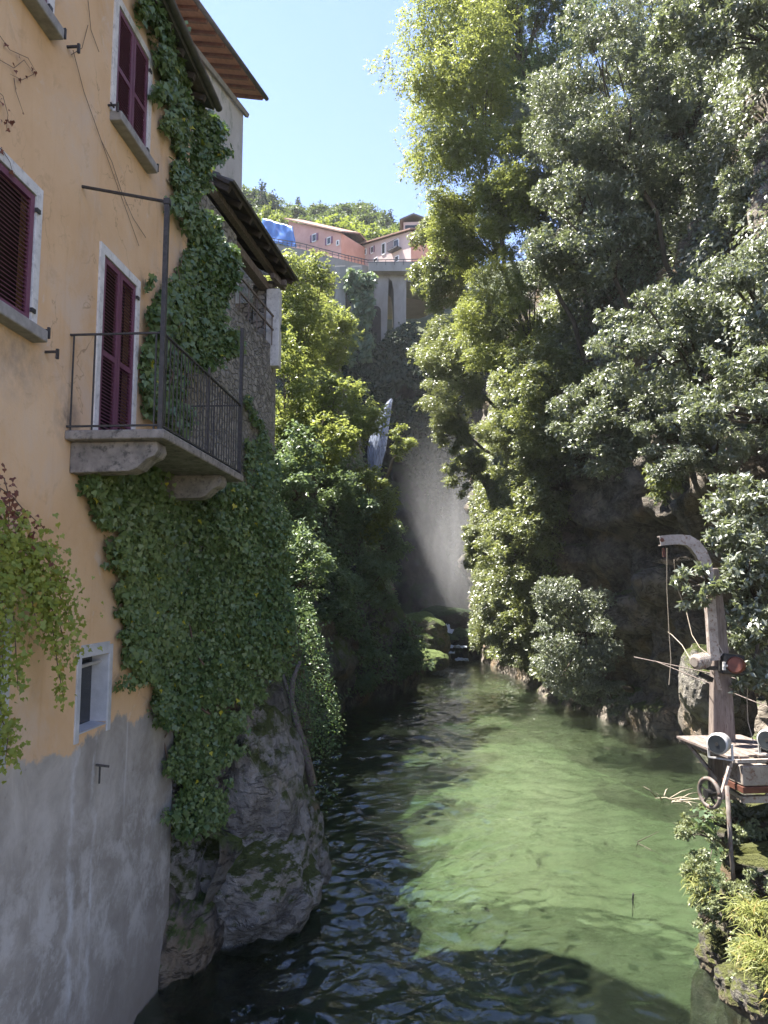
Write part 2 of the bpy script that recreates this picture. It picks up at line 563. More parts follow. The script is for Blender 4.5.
def water_material():
    m, nt, out = mat('clear_green_water')
    g = N(nt)
    c = g.n('TexCoord').outputs['Object']
    p1 = g.n('Mapping', i_Vector=c, i_Scale=(.75, 1.2, 1), i_Rotation=(0, 0, .35)).outputs[0]
    p2 = g.n('Mapping', i_Vector=c, i_Scale=(.8, 1.3, 1), i_Rotation=(0, 0, -.3)).outputs[0]
    h = g.math('ADD', g.noise(p1, 5.0, 3, .5, .5), g.math('MULTIPLY', g.noise(p2, 12.0, 2, .5, .4), .22))
    nrm = g.bump(h, .55, .05)
    gl = g.n('BsdfGlossy', i_Color=(1, 1, 1, 1), i_Roughness=.015, i_Normal=nrm)
    fr = g.n('Fresnel', i_IOR=1.6, i_Normal=nrm)
    tr = g.n('BsdfTransparent', i_Color=(.90, .97, .93, 1))
    df = g.n('BsdfDiffuse', i_Color=(.13, .17, .11, 1))
    rf = g.n('BsdfRefraction', i_Color=(.90, .97, .93, 1), i_Roughness=.0, i_IOR=1.2, i_Normal=nrm)
    mxr = g.n('MixShader')
    mxr.inputs[0].default_value = .45
    nt.links.new(tr.outputs[0], mxr.inputs[1])
    nt.links.new(rf.outputs[0], mxr.inputs[2])
    mx0 = g.n('MixShader')
    mx0.inputs[0].default_value = .035
    nt.links.new(mxr.outputs[0], mx0.inputs[1])
    nt.links.new(df.outputs[0], mx0.inputs[2])
    mx = g.n('MixShader')
    nt.links.new(fr.outputs[0], mx.inputs[0])
    nt.links.new(mx0.outputs[0], mx.inputs[1])
    nt.links.new(gl.outputs[0], mx.inputs[2])
    nt.links.new(mx.outputs[0], out.inputs[0])
    ab = g.n('VolumeAbsorption', i_Color=(.575, .71, .585, 1), i_Density=.31)
    nt.links.new(ab.outputs[0], out.inputs[1])
    return m


def bed_material():
    m, nt, out = mat('gravel_bed')
    g = N(nt)
    p = g.pos()
    a = g.noise(p, .45, 6, .6, .6)
    col = g.ramp(a, [(.3, (.25, .215, .15)), (.55, (.42, .36, .26)), (.75, (.52, .455, .34))])
    st = g.n('Mapping', i_Vector=p, i_Scale=(.5, 1.6, 1), i_Rotation=(0, 0, .25)).outputs[0]
    col = g.mix(g.ramp(g.noise(st, 2.4, 6, .66, .9), [(.42, 0), (.66, .75)]), col, (.56, .50, .37))  # pale streaks in the bed colour stand in for rippling light
    col = g.mix(g.ramp(g.noise(p, .7, 7, .7, .5), [(.5, 0), (.7, .8)]), col, (.22, .23, .13))
    vs = g.n('TexVoronoi', i_Vector=g.mix(.25, p, g.n('TexNoise', i_Vector=p, i_Scale=1.5).outputs[1], 'ADD'), i_Scale=1.7)
    stone = g.math('MULTIPLY', g.ramp(vs.outputs['Distance'], [(.22, 1), (.34, 0)]), g.ramp(g.n('SeparateColor', i_Color=vs.outputs['Color']).outputs[0], [(.55, 0), (.6, .75)]))
    col = g.mix(stone, col, (.14, .135, .09))
    nt.links.new(g.bsdf(col, .9, g.bump(g.noise(p, 5, 6, .65), .8, .08)), out.inputs[0])
    return m


M['fall'] = fall_material()
M['house'] = house_wall_material()
M['rubble'] = stone_wall_material()
M['water'] = water_material()
M['bed'] = bed_material()

# ------------------------------------------------------------------ foliage
def unit(a):
    return a / np.maximum(np.linalg.norm(a, axis=1, keepdims=True), 1e-9)


def leaf_quads(pos, axis, nrm, L, Wd, fold=.25, curl=.12):
    """one folded leaf blade per row: base, side, tip, side"""
    s = unit(np.cross(axis, nrm))
    n = np.cross(s, axis)
    L = L[:, None]
    Wd = Wd[:, None]
    a = pos
    b = pos + axis * L * .48 + s * Wd + n * Wd * fold
    c = pos + axis * L - n * L * curl
    d = pos + axis * L * .48 - s * Wd + n * Wd * fold
    V = np.stack([a, b, c, d], 1).reshape(-1, 3)
    Fq = np.arange(len(V)).reshape(-1, 4)
    return V, Fq


def ivy_quads(pos, axis, nrm, L):
    """five-pointed ivy blade per row (7-vertex face)"""
    s = unit(np.cross(axis, nrm))
    n = np.cross(s, axis)
    L = L[:, None]
    sh = [(0, 0, 0), (.42, -.02, .06), (.30, .42, .05), (.16, .50, .03), (0, 1.0, -.16), (-.16, .50, .03), (-.30, .42, .05), (-.42, -.02, .06)]
    sh = [(0, 0, 0), (.36, -.10, .07), (.50, .30, .04), (.20, .50, .03), (0, 1.0, -.14), (-.20, .50, .03), (-.50, .30, .04), (-.36, -.10, .07)]
    V = np.stack([pos + s * L * a + axis * L * b + n * L * c for a, b, c in sh], 1).reshape(-1, 3)
    Fq = np.arange(len(V)).reshape(-1, len(sh))
    return V, Fq


KINDS = {
    #            length width  per   mode      material  droop up   coverage
    'laurel': dict(L=.118, W=.022, k=8, mode='rosette', m='laurel', droop=.05, up=.55, cov=4.6),
    'laurel_near': dict(L=.088, W=.018, k=8, mode='rosette', m='laurel', droop=.05, up=.55, cov=5.0),
    'bright': dict(L=.118, W=.028, k=10, mode='pinnate', m='bright', droop=.45, up=.6, cov=4.4),
    'mixed': dict(L=.135, W=.032, k=8, mode='pinnate', m='mixed', droop=.5, up=.6, cov=4.8),
    'shade': dict(L=.16, W=.044, k=7, mode='pinnate', m='shade', droop=.4, up=.7, cov=4.4),
    'lit': dict(L=.18, W=.056, k=7, mode='pinnate', m='lit', droop=.35, up=.7, cov=4.4),
    'shade_near': dict(L=.13, W=.035, k=7, mode='pinnate', m='shade', droop=.3, up=.7, cov=3.0),
    'pale_near': dict(L=.052, W=.014, k=7, mode='rosette', m='pale', droop=.1, up=.5, cov=3.0),
}


def foliage_arrays(clumps, n, kd, rng, core=.55):
    """clumps: (m,6) centre and radii; n leaves in all"""
    k = kd['k']
    m = max(len(clumps), 1)
    wts = clumps[:, 3] * clumps[:, 4] + clumps[:, 4] * clumps[:, 5]
    ns = max(n // k, 4)
    idx = rng.choice(m, ns, p=wts / wts.sum())
    d = unit(rng.normal(size=(ns, 3)))
    rr = rng.random(ns) ** (1 / 3 * (1.0 - core * .6))
    rr *= 1 + .22 * rng.normal(size=ns) * (rng.random(ns) < .3)
    tip = clumps[idx, :3] + d * rr[:, None] * clumps[idx, 3:]
    out = unit(d * clumps[idx, 3:])
    tw = unit(out * .8 + rng.normal(size=(ns, 3)) * .55 + np.array([0, 0, .12 - kd['droop']]))
    T = np.repeat(tip, k, 0)
    A = np.repeat(tw, k, 0)
    j = np.tile(np.arange(k), ns)
    N_ = len(T)
    L = kd['L'] * (.7 + .6 * rng.random(N_))
    Wd = kd['W'] * (.75 + .5 * rng.random(N_))
    if kd['mode'] == 'rosette':
        ax = unit(A * .55 + rng.normal(size=(N_, 3)) * .62)
        pos = T - A * (rng.random(N_) * kd['L'] * .8)[:, None]
        nr = unit(A * .7 + rng.normal(size=(N_, 3)) * .36 + np.array([-.12, -.22, kd['up']]))
    else:
        up = np.array([0, 0, 1.0])
        side = unit(np.cross(A, up) + rng.normal(size=(N_, 3)) * .15)
        sg = np.where(j % 2 == 0, 1, -1)[:, None]
        pos = T + A * ((j - k / 2) * kd['L'] * .36)[:, None]
        ax = unit(A * .45 + side * sg * .8 + rng.normal(size=(N_, 3)) * .25 + np.array([0, 0, -kd['droop'] * .5]))
        nr = unit(up * kd['up'] + rng.normal(size=(N_, 3)) * .42 + np.repeat(out, k, 0) * .35)
    V, Fq = leaf_quads(pos, ax, nr, L, Wd)
    spray = np.repeat(rng.random(ns), k)
    cl = np.repeat(_hash(idx, idx * 0 + 3, idx * 0, 5), k)
    rnd = np.clip(.45 * spray + .3 * cl + .35 * rng.random(N_), 0, .94)
    odd = rng.random(N_) < .006
    rnd = np.where(odd, .99, rnd)
    return V, Fq, rnd


def make_clumps(c, r, nclump, rng, rmin=.16, rmax=.34, flat=.72, shell=.5):
    c, r = np.array(c), np.array(r)
    out = []
    for i in range(nclump):
        d = unit(rng.normal(size=(1, 3)))[0]
        q = rng.random() ** (1 / 3 * (1 - shell * .5))
        p = c + d * q * r * .88
        s = (rmin + (rmax - rmin) * rng.random() ** 1.6) * r.mean()
        out.append([*p, s * (.85 + .5 * rng.random()), s * (.85 + .5 * rng.random()), s * flat * (.8 + .4 * rng.random())])
    return np.array(out)


def limb(mb, a, b, r0, r1, rng, sag=.12, n=6, sides=6):
    a, b = np.array(a), np.array(b)
    L = np.linalg.norm(b - a)
    mid = np.array([0, 0, 1.0]) * sag * L + rng.normal(size=3) * .05 * L
    pts, rad = [], []
    for i in range(n):
        t = i / (n - 1)
        pts.append(tuple(a + (b - a) * t + mid * 4 * t * (1 - t) * .5 + rng.normal(size=3) * .012 * L * (0 < i < n - 1)))
        rad.append(r0 + (r1 - r0) * t)
    mb.tube(pts, rad, sides)


def plant(name, label, cat, c, d, r, kind, root, nclump=40, depth=None, cov=1.0, seed=1, group=None, crown_name='crown', trunk_r=.14, rmin=.16, rmax=.34, flat=.72):
    """a tree or shrub: centre pixel c at depth d, half-size r in pixels, rooted at root (px, py, depth)"""
    rng = np.random.default_rng(seed)
    C = P(c[0], c[1], d)
    s = d / F
    R = np.array([r[0] * s, (depth if depth else (r[0] + r[1]) * .42 * s), r[1] * s])
    B = P(*root) if len(root) == 3 and root[2] > 0 else np.array(root)
    kd = dict(KINDS[kind])
    q_ = .82 + .5 * rng.random()
    kd['L'] *= q_
    kd['W'] *= q_ * (.85 + .3 * rng.random())
    kd['droop'] *= .6 + .9 * rng.random()
    if kind == 'laurel':                                   # fewer, better separated clumps
        nclump = int(nclump * .72)
    cl = make_clumps(C, R, nclump, rng, rmin, rmax, flat)
    area = PI * R[0] * R[2]
    n = int(kd['cov'] * cov * area * (1.0 + .25 * R[1] / max(R[0], .1)) / (kd['L'] * kd['W'] * 1.0))
    t = thing(name, label, cat, B, group)
    V, Fq, rnd = foliage_arrays(cl, n, kd, rng)
    np_mesh(crown_name, V - B, Fq, M[kd['m']], t, False, rnd)
    mb = MB()
    fork = B + (C - B) * .72 + np.array([0, 0, .06 * np.linalg.norm(C - B)])
    limb(mb, B - (C - B) * .06, fork, trunk_r, trunk_r * .6, rng, .05, 7, 8)
    for i in rng.choice(len(cl), min(len(cl), 16), replace=False):
        q = cl[i, :3]
        limb(mb, fork, q, trunk_r * .42, trunk_r * .08, rng, .08, 6, 5)
        for _ in range(2):
            e = q + unit(rng.normal(size=(1, 3)))[0] * cl[i, 3:] * 1.0
            limb(mb, q - (q - fork) * .25, e, trunk_r * .14, trunk_r * .04, rng, .05, 4, 4)
    mb.build('trunk', M['bark'], t, True, loc=tuple(B))
    return t, n


LEAVES = 0

# ------------------------------------------------------------------ terrain of the gorge
RIGHT_LINE = [on_water(*p) for p in ((690, 745), (640, 732), (600, 720), (560, 705), (520, 681), (482, 663))]
LEFT_LINE = [on_water(*p) for p in ((312, 800), (305, 770), (312, 725), (362, 704), (416, 690), (424, 676), (436, 662))]


def curve(ys, xs):
    ys, xs = np.array(ys, float), np.array(xs, float)
    return lambda y: np.interp(y, ys, xs)


r_y = [2, 8, 15, 21] + [p[1] for p in RIGHT_LINE] + [70, 82, 90]
r_x = [8.2, 8.2, 8.8, 9.8] + [p[0] for p in RIGHT_LINE] + [3.3, 4.0, 5.0]
right_base = curve(r_y, r_x)
l_y = [11.0, 12.3, 14.0, 15.4, 17.5] + [p[1] for p in LEFT_LINE] + [72, 82, 90]
l_x = [-5.2, -4.3, -3.4, -3.1, -3.7] + [p[0] for p in LEFT_LINE] + [-.4, -2.0, -3.0]
left_base = curve(l_y, l_x)


def rock_sheet(name, fx, ys, zs, mat_, side, amp=1.0, seed=0, cell=1.7):
    """a cliff face x = fx(y, z), broken into blocks and ledges"""
    Y, Z = np.meshgrid(ys, zs, indexing='ij')
    y, z = Y.ravel(), Z.ravel()
    x = fx(y, z)
    p = np.stack([x, y, z], 1)
    q = p + np.stack([fbm(p * .6, 3, seed + 50), fbm(p * .6 + 9, 3, seed + 60), fbm(p * .6 + 19, 3, seed + 70)], 1) * .5
    skew = np.stack([q[:, 0] + q[:, 2] * .5, q[:, 1] + q[:, 2] * .35, q[:, 2] * 1.0], 1)
    _, v1, e1 = worley(skew / (cell * 2.2), seed)
    _, v2, e2 = worley(skew / cell, seed + 5)
    _, v3, e3 = worley(skew / (cell * .42), seed + 9)
    dsp = (v1 - .5) * 1.9 + (v2 - .5) * .85 + (v3 - .5) * .34 + fbm(p * .22, 4, seed) * 1.5 + fbm(p * 1.7, 4, seed + 7) * .28
    dsp -= .35 * np.clip(1 - e1 * 5, 0, 1) + .22 * np.clip(1 - e2 * 5, 0, 1) + .10 * np.clip(1 - e3 * 6, 0, 1)
    w = np.clip((z + 1.0) / 3.0, .25, 1)
    x = x + side * dsp * amp * w
    y2 = y + fbm(p * .7 + 31, 3, seed + 3) * .4 * amp
    z2 = z + fbm(p * .7 + 47, 3, seed + 4) * .3 * amp
    V = np.stack([x, y2, z2], 1)
    ny, nz = len(ys), len(zs)
    I = np.arange(ny * nz).reshape(ny, nz)
    Fq = np.stack([I[:-1, :-1], I[1:, :-1], I[1:, 1:], I[:-1, 1:]], -1).reshape(-1, 4)
    if side < 0:
        Fq = Fq[:, ::-1]
    o = np_mesh(name, V, Fq, mat_, None, False)
    return tag(o, kind='structure')


def right_x(y, z):
    xb = right_base(y)
    lean = np.interp(z, [-4, 0, 1.6, 3.2, 7, 13, 19, 24, 34, 46], [0, 0, .9, .5, -.6, -1.6, .9, 1.9, 5.5, 24])
    near = np.clip((24 - y) / 10, 0, 1)
    lean = lean * (1 - near * .3) + near * np.interp(z, [0, 6, 12, 30], [0, .5, 2, 4])
    far = np.clip((y - 50) / 14, 0, 1)
    lean = lean * (1 - far) + far * np.interp(z, [0, 8, 16, 24, 46], [0, .2, .8, 2.2, 12])
    return xb + lean


def left_x(y, z):
    xb = left_base(y)
    lean = np.interp(z, [-4, 0, 2, 5, 9, 14, 20, 30, 46], [.3, 0, -.1, -.9, -2.4, -4.8, -11, -30, -60])
    near = np.clip((19 - y) / 4, 0, 1)
    lean = lean * (1 - near) + near * np.interp(z, [-4, 0, 3, 6, 8, 9, 30], [.2, 0, .1, -.1, -1.2, -3.2, -9])
    far = np.clip((y - 44) / 5, 0, 1)
    lean = lean * (1 - far) + far * np.interp(z, [0, 1.5, 3.5, 8, 17, 25, 34, 39, 46], [0, -.4, -3.2, -4.6, -6.4, -8.6, -11.4, -22, -40]) - np.clip((y - 76) / 4, 0, 1) * np.clip((z - 10) / 10, 0, 1) * 9  # far top raised behind the trees to cast the mist's shadow edge
    lean = lean - far * np.clip((60 - y) / 8, 0, 1) * np.clip((z - 12) / 10, 0, 1) * 9
    return xb + lean


ys_r = np.concatenate([np.arange(4, 22, .30), np.arange(22, 44, .22), np.arange(44, 88, .45)])
zs_r = np.concatenate([np.arange(-4, 16, .24), np.arange(16, 47, .6)])
rock_sheet('cliff', right_x, ys_r, zs_r, M['darkcliff'], -1, .85, 11)
ys_l = np.concatenate([np.arange(12.2, 24, .22), np.arange(24, 50, .3), np.arange(50, 90, .5)])
zs_l = np.concatenate([np.arange(-4, 14, .26), np.arange(14, 47, .6)])
rock_sheet('cliff', left_x, ys_l, zs_l, M['cliff'], 1, .62, 23)

# back wall of the gorge, the ledge under the road and the wooded hill
xs = np.arange(-32, 34, .32)
zs = np.arange(-3, 33, .34)
X, Z = np.meshgrid(xs, zs, indexing='ij')
pp = np.stack([X.ravel(), X.ravel() * 0 + 80, Z.ravel()], 1)
qq = pp + np.stack([pp[:, 2] * .25, pp[:, 1] * 0, pp[:, 2] * 0], 1)
w1, w2_ = worley(qq / np.array([2.6, 2.6, 5.5]), 6), worley(qq / np.array([1.1, 1.1, 2.2]), 16)
yb = 80.8 + .10 * np.maximum(pp[:, 2], 0) - fbm(pp * .16, 4, 4) * 2.4 + (w1[1] - .5) * 3.4 * np.clip(w1[2] * 4, 0, 1) + (w2_[1] - .5) * 1.2 * np.clip(w2_[2] * 4, 0, 1) + fbm(pp * .9, 3, 8) * .6
I = np.arange(len(pp)).reshape(len(xs), len(zs))
Fq = np.stack([I[:-1, :-1], I[1:, :-1], I[1:, 1:], I[:-1, 1:]], -1).reshape(-1, 4)
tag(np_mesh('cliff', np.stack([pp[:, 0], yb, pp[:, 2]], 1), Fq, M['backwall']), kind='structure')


def hill_z(x, y):
    base = np.interp(y, [78, 84, 92, 100, 112, 135, 165, 190, 230, 320, 700], [29, 31, 40.5, 42.0, 46, 58, 79, 92, 104, 116, 130])
    b = base + np.interp(x, [-120, -60, -20, 10, 60, 140], [10, 8, 1, -1.5, 4, 14]) * np.clip((y - 104) / 60, 0, 1)
    return b


xs = np.arange(-180, 181, 4.0)
ys = np.concatenate([np.arange(84.6, 120, 2.0), np.arange(120, 420, 6.0), np.arange(420, 900, 40)])
X, Y = np.meshgrid(xs, ys, indexing='ij')
pp = np.stack([X.ravel(), Y.ravel(), 0 * X.ravel()], 1)
zz = hill_z(pp[:, 0], pp[:, 1]) + fbm(pp * .05, 3, 3) * 2.0 * np.clip((pp[:, 1] - 104) / 30, 0, 1)
I = np.arange(len(pp)).reshape(len(xs), len(ys))
Fq = np.stack([I[:-1, :-1], I[1:, :-1], I[1:, 1:], I[:-1, 1:]], -1).reshape(-1, 4)
M['hill'] = simple('hill_ground', (.04, .055, .02), (.09, .10, .04), .95, .2, .5, .3)
tag(np_mesh('hill', np.stack([pp[:, 0], pp[:, 1], zz], 1), Fq, M['hill'], None, True), kind='structure')

# river bed: deep under the houses, a pale gravel bar in midstream and towards the far bank
xs = np.arange(-14, 16.1, .25)
ys = np.concatenate([np.arange(-60, 6, 3.0), np.arange(6, 84, .4)])
X, Y = np.meshgrid(xs, ys, indexing='ij')
pp = np.stack([X.ravel(), Y.ravel(), 0 * X.ravel()], 1)
bar_c = np.interp(pp[:, 1], [8, 14, 20, 26, 34, 48], [2.0, 2.0, 2.6, 3.8, 4.2, 3.2])
bar = np.exp(-((pp[:, 0] - bar_c) / np.interp(pp[:, 1], [8, 20, 30, 45], [2.6, 3.6, 5.0, 3])) ** 2) * np.interp(pp[:, 1], [8, 13, 18.5, 30, 40, 50], [.0, .12, .62, 1, .75, .2])
zb = -3.2 + 1.75 * bar + fbm(pp * .22, 4, 77) * .6 + fbm(pp * 2.3, 3, 78) * .12 - .9 * np.clip(-pp[:, 0] / 3, 0, 1)
zb = np.minimum(zb, -.25)
I = np.arange(len(pp)).reshape(len(xs), len(ys))
Fq = np.stack([I[:-1, :-1], I[1:, :-1], I[1:, 1:], I[:-1, 1:]], -1).reshape(-1, 4)
tag(np_mesh('river_bed', np.stack([pp[:, 0], pp[:, 1], zb], 1), Fq, M['bed'], None, True), kind='structure')

# water: a closed body with real waves on top
xs = np.concatenate([np.arange(-13.9, -6, .3), np.arange(-6, 6, .055), np.arange(6, 15.9, .12)])
ys = [-58.0, -30, -10, 0, 4]
y = 7.0
while y < 68:
    ys.append(y)
    y += .0044 * y + .004
ys = np.array(ys)
X, Y = np.meshgrid(xs, ys, indexing='ij')
pp = np.stack([X.ravel(), Y.ravel(), 0 * X.ravel()], 1)


def waves(p):
    h = 0
    for (wl, amp, ang, sd) in ((1.3, .022, .25, 1), (.62, .034, -.30, 2), (.34, .033, .5, 3), (.19, .016, -.1, 4)):
        c, s = math.cos(ang), math.sin(ang)
        u = (p[:, 0] * c + p[:, 1] * s) / wl * .45
        v = (-p[:, 0] * s + p[:, 1] * c) / wl * 1.25
        n = vnoise(np.stack([u, v, u * 0 + sd * 3.7], 1), sd)
        h = h + amp * (1 - 2 * np.abs(n) if sd in (2, 3) else n * 1.6)
    return h


calm = .95 + .30 * np.clip(1.25 - (pp[:, 0] + .6 + .10 * (pp[:, 1] - 10)) / 4.5, 0, 1)
zt = waves(pp + np.stack([fbm(pp * .35, 2, 91), fbm(pp * .35, 2, 92), pp[:, 0] * 0], 1) * .8) * calm * np.clip((pp[:, 1] - 4) / 4, 0, 1)
nx, ny = len(xs), len(ys)
I = np.arange(nx * ny).reshape(nx, ny)
top = np.stack([I[:-1, :-1], I[1:, :-1], I[1:, 1:], I[:-1, 1:]], -1).reshape(-1, 4)
V = np.stack([pp[:, 0], pp[:, 1], zt], 1)
b = len(V)
V = np.concatenate([V, [[xs[0], ys[0], -6], [xs[-1], ys[0], -6], [xs[-1], ys[-1], -6], [xs[0], ys[-1], -6]]])
me = bpy.data.meshes.new('water')
faces = top.tolist()
edge = lambda ids, a, c: faces.append(list(ids) + [c, a])
edge(I[:, 0][::-1], b, b + 1)
edge(I[-1, :][::-1], b + 1, b + 2)
edge(I[:, -1], b + 2, b + 3)
edge(I[0, :], b + 3, b)
faces.append([b + 3, b + 2, b + 1, b])
me.from_pydata(V.tolist(), [], faces)
me.polygons.foreach_set('use_smooth', np.ones(len(me.polygons), bool))
me.materials.append(M['water'])
tag(link('water', me), kind='structure')

# ------------------------------------------------------------------ the ochre house
house = thing('ochre_house', 'tall ochre plastered house with plum shutters and a grey rendered base rising from the water', 'house', (0, 0, 0))
Y0, Y1, Z1 = 3.0, 11.9, 14.7
OPEN = {
    'upper_b': (5.85, 7.22, 12.15, 13.76), 'upper_a': (8.93, 9.99, 12.22, 13.80),
    'mid': (5.75, 7.18, 8.70, 10.13), 'door': (8.80, 9.82, 7.84, 10.24),
    'small': (8.64, 9.39, 4.30, 5.17), 'low': (5.9, 7.0, 4.35, 5.85),
}
ycut = sorted({Y0, Y1} | {v for o in OPEN.values() for v in o[:2]})
zcut = sorted({-2.5, Z1} | {v for o in OPEN.values() for v in o[2:]})
mb = MB()
for a, b_ in zip(ycut[:-1], ycut[1:]):
    for c, d_ in zip(zcut[:-1], zcut[1:]):
        cy, cz = (a + b_) / 2, (c + d_) / 2
        if any(o[0] < cy < o[1] and o[2] < cz < o[3] for o in OPEN.values()):
            continue
        n = len(mb.v)
        mb.v += [(WX, a, c), (WX, b_, c), (WX, b_, d_), (WX, a, d_)]
        mb.f.append((n, n + 1, n + 2, n + 3))
for (a, b_, c, d_) in OPEN.values():                       # reveals
    for q in (((a, c), (a, d_)), ((a, d_), (b_, d_)), ((b_, d_), (b_, c)), ((b_, c), (a, c))):
        n = len(mb.v)
        (y0, z0), (y1, z1) = q
        mb.v += [(WX, y0, z0), (WX, y1, z1), (WX - .34, y1, z1), (WX - .34, y0, z0)]
        mb.f.append((n, n + 1, n + 2, n + 3))
n = len(mb.v)                                               # gable end, back, base
mb.v += [(WX, Y1, -2.5), (WX - 7, Y1, -2.5), (WX - 7, Y1, Z1), (WX, Y1, Z1), (WX, Y0, -2.5), (WX - 7, Y0, -2.5), (WX - 7, Y0, Z1), (WX, Y0, Z1)]
mb.f += [(n, n + 1, n + 2, n + 3), (n + 4, n + 5, n + 6, n + 7), (n + 1, n + 2, n + 6, n + 5), (n + 2, n + 3, n + 7, n + 6)]
me = bpy.data.meshes.new('wall')
me.from_pydata(mb.v, [], mb.f)
bmw = bmesh.new()
bmw.from_mesh(me)
bmesh.ops.remove_doubles(bmw, verts=bmw.verts, dist=.0005)
bmesh.ops.recalc_face_normals(bmw, faces=bmw.faces)
bmw.to_mesh(me)
bmw.free()
me.materials.append(M['house'])
link('wall', me, house)


def shutter_leaf(y0, y1, z0, z1, x, mid=None):
    """a louvred leaf: frame, rails and slats in one mesh"""
    mb = MB()
    st = .07
    t = .045
    h = z1 - z0
    mb.box((x, y0 + st / 2, (z0 + z1) / 2), (t, st, h))
    mb.box((x, y1 - st / 2, (z0 + z1) / 2), (t, st, h))
    rails = [z0 + st * .7, z1 - st / 2] + ([mid] if mid else [])
    for k, rz in enumerate(rails):
        hh = st if k else st * 1.4
        mb.box((x, (y0 + y1) / 2, rz), (t * .96, y1 - y0 - 2 * st + .002, hh))
    rr = sorted(rails)
    R = Matrix.Rotation(math.radians(38), 3, 'Y')
    for a, b_ in zip(rr[:-1], rr[1:]):
        z = a + st * .75
        while z < b_ - st * .55:
            mb.box((x - .004, (y0 + y1) / 2, z), (.048, y1 - y0 - 2 * st + .004, .008), R)
            z += .046
    return mb


def window(key, mid=None, sill=True, surround=.12, bottom=False, name='window', lab=None):
    a, b_, c, d_ = OPEN[key]
    mb = MB()
    x = WX + .012
    mb.box((x, a - surround / 2, (c + d_ + surround) / 2), (.03, surround, d_ - c + surround))
    mb.box((x, b_ + surround / 2, (c + d_ + surround) / 2), (.03, surround, d_ - c + surround))
    mb.box((x, (a + b_) / 2, d_ + surround / 2), (.03, b_ - a, surround))
    w = mb.build(name, M['white'], house, bevel=.004)
    if lab:
        w['label'] = lab
    m_ = (a + b_) / 2
    for y0, y1 in ((a + .012, m_ - .006), (m_ + .006, b_ - .012)):
        s = shutter_leaf(y0, y1, c + .015, d_ - .012, WX - .012, mid).build('shutter', M['shutter'], w)
    MB().box((WX - .16, (a + b_) / 2, (c + d_) / 2), (.02, b_ - a, d_ - c)).build('panel', M['void'], w)  # dark sheet in place of the unlit room behind the shutters
    if sill:
        q = MB().box((WX + .04, (a + b_) / 2, c - .075), (.24, b_ - a + .22, .13)).build('sill', M['sillstone'], w, bevel=.015)
    # pegs
    for yy in (a - .17, b_ + .17):
        k = MB().bar((WX, yy, c + .02), (WX + .13, yy, c + .02), .022).bar((WX + .13, yy, c + .05), (WX + .13, yy, c - .07), .026)
        k.bar((WX + .06, yy - .05, c + .02), (WX + .06, yy + .05, c + .02), .018)
        k.build('shutter_hook', M['iron'], w)
    for zz in (c + .18, d_ - .16):
        MB().box((WX + .03, b_ + .02, zz), (.03, .07, .045)).build('hinge', M['iron'], w)
    return w


window('upper_b')
window('upper_a', mid=12.95)
window('mid')
window('door', mid=8.98, sill=False, name='balcony_door')
# the small deep window low on the wall
a, b_, c, d_ = OPEN['small']
mb = MB()
for (cy, cz, sy, sz) in ((a - .05, (c + d_) / 2, .10, d_ - c + .22), (b_ + .05, (c + d_) / 2, .10, d_ - c + .22), ((a + b_) / 2, d_ + .075, b_ - a, .15)):
    mb.box((WX + .004, cy, cz), (.03, sy, sz))
mb.box((WX - .14, b_ - .006, (c + d_) / 2), (.31, .012, d_ - c - .02))
mb.box((WX - .14, (a + b_) / 2, c + .008), (.31, b_ - a - .03, .016), Matrix.Rotation(.12, 3, 'Y'))
w = mb.build('small_window', M['greytrim'], house, bevel=.006)
MB().box((WX - .20, (a + b_) / 2 - .02, (c + d_) / 2), (.02, b_ - a - .06, d_ - c - .04)).build('pane', M['glass'], w)
MB().box((WX - .17, a + .16, (c + d_) / 2 - .03), (.04, .26, d_ - c - .12)).build('casement', M['darkwood'], w)
MB().tube([(WX - .10, a, d_ - .13), (WX - .10, b_, d_ - .10)], .022, 8).build('bar', M['lamp'], w)
a, b_, c, d_ = OPEN['low']
mb = MB()
for (cy, cz, sy, sz) in ((a - .06, (c + d_) / 2, .12, d_ - c + .24), (b_ + .06, (c + d_) / 2, .12, d_ - c + .24), ((a + b_) / 2, d_ + .06, b_ - a, .12), ((a + b_) / 2, c - .06, b_ - a, .12)):
    mb.box((WX + .012, cy, cz), (.05, sy, sz))
w = mb.build('window', M['greytrim'], house, bevel=.006)
MB().box((WX - .2, (a + b_) / 2, (c + d_) / 2), (.02, b_ - a, d_ - c)).build('pane', M['glass'], w)
# broken plaster and the iron ring below the small window
rg = on_wall(96, 765, .02)
MB().bar(rg, rg + np.array([.16, .02, -.02]), .025).bar(rg + np.array([.05, 0, .0]), rg + np.array([.05, .0, -.22]), .018).build('iron_peg', M['iron'], house)

# roof edge of the ochre house
mb = MB()
zE = 14.50
u = Vector((-math.cos(.38), 0, math.sin(.38)))
mb.prism([(0, 0), (6.5, 0), (6.5, .14), (0, .14)], (-3.90, 2.6, zE + .02), u, Vector((math.sin(.38), 0, math.cos(.38))), (0, 9.62, 0))
roof = mb.build('roof', M['eave'], house)
mb = MB()
mb.prism([(0, 0), (6.6, 0), (6.6, .07), (0, .07)], (-3.85, 2.55, zE + .19), u, Vector((math.sin(.38), 0, math.cos(.38))), (0, 9.72, 0))
mb.build('tiles', M['tile'], roof)
MB().tube([(-3.83, 2.55, zE + .10), (-3.83, 12.3, zE + .10)], .065, 10).build('gutter', M['eave'], roof, True)
mb = MB()
for k in range(17):
    yy = 3.0 + k * .55
    a_ = Vector((-3.93, yy, zE - .06))
    mb.bar(a_, a_ + u * 1.0, .08, .10)
mb.build('rafter', M['darkwood'], roof)

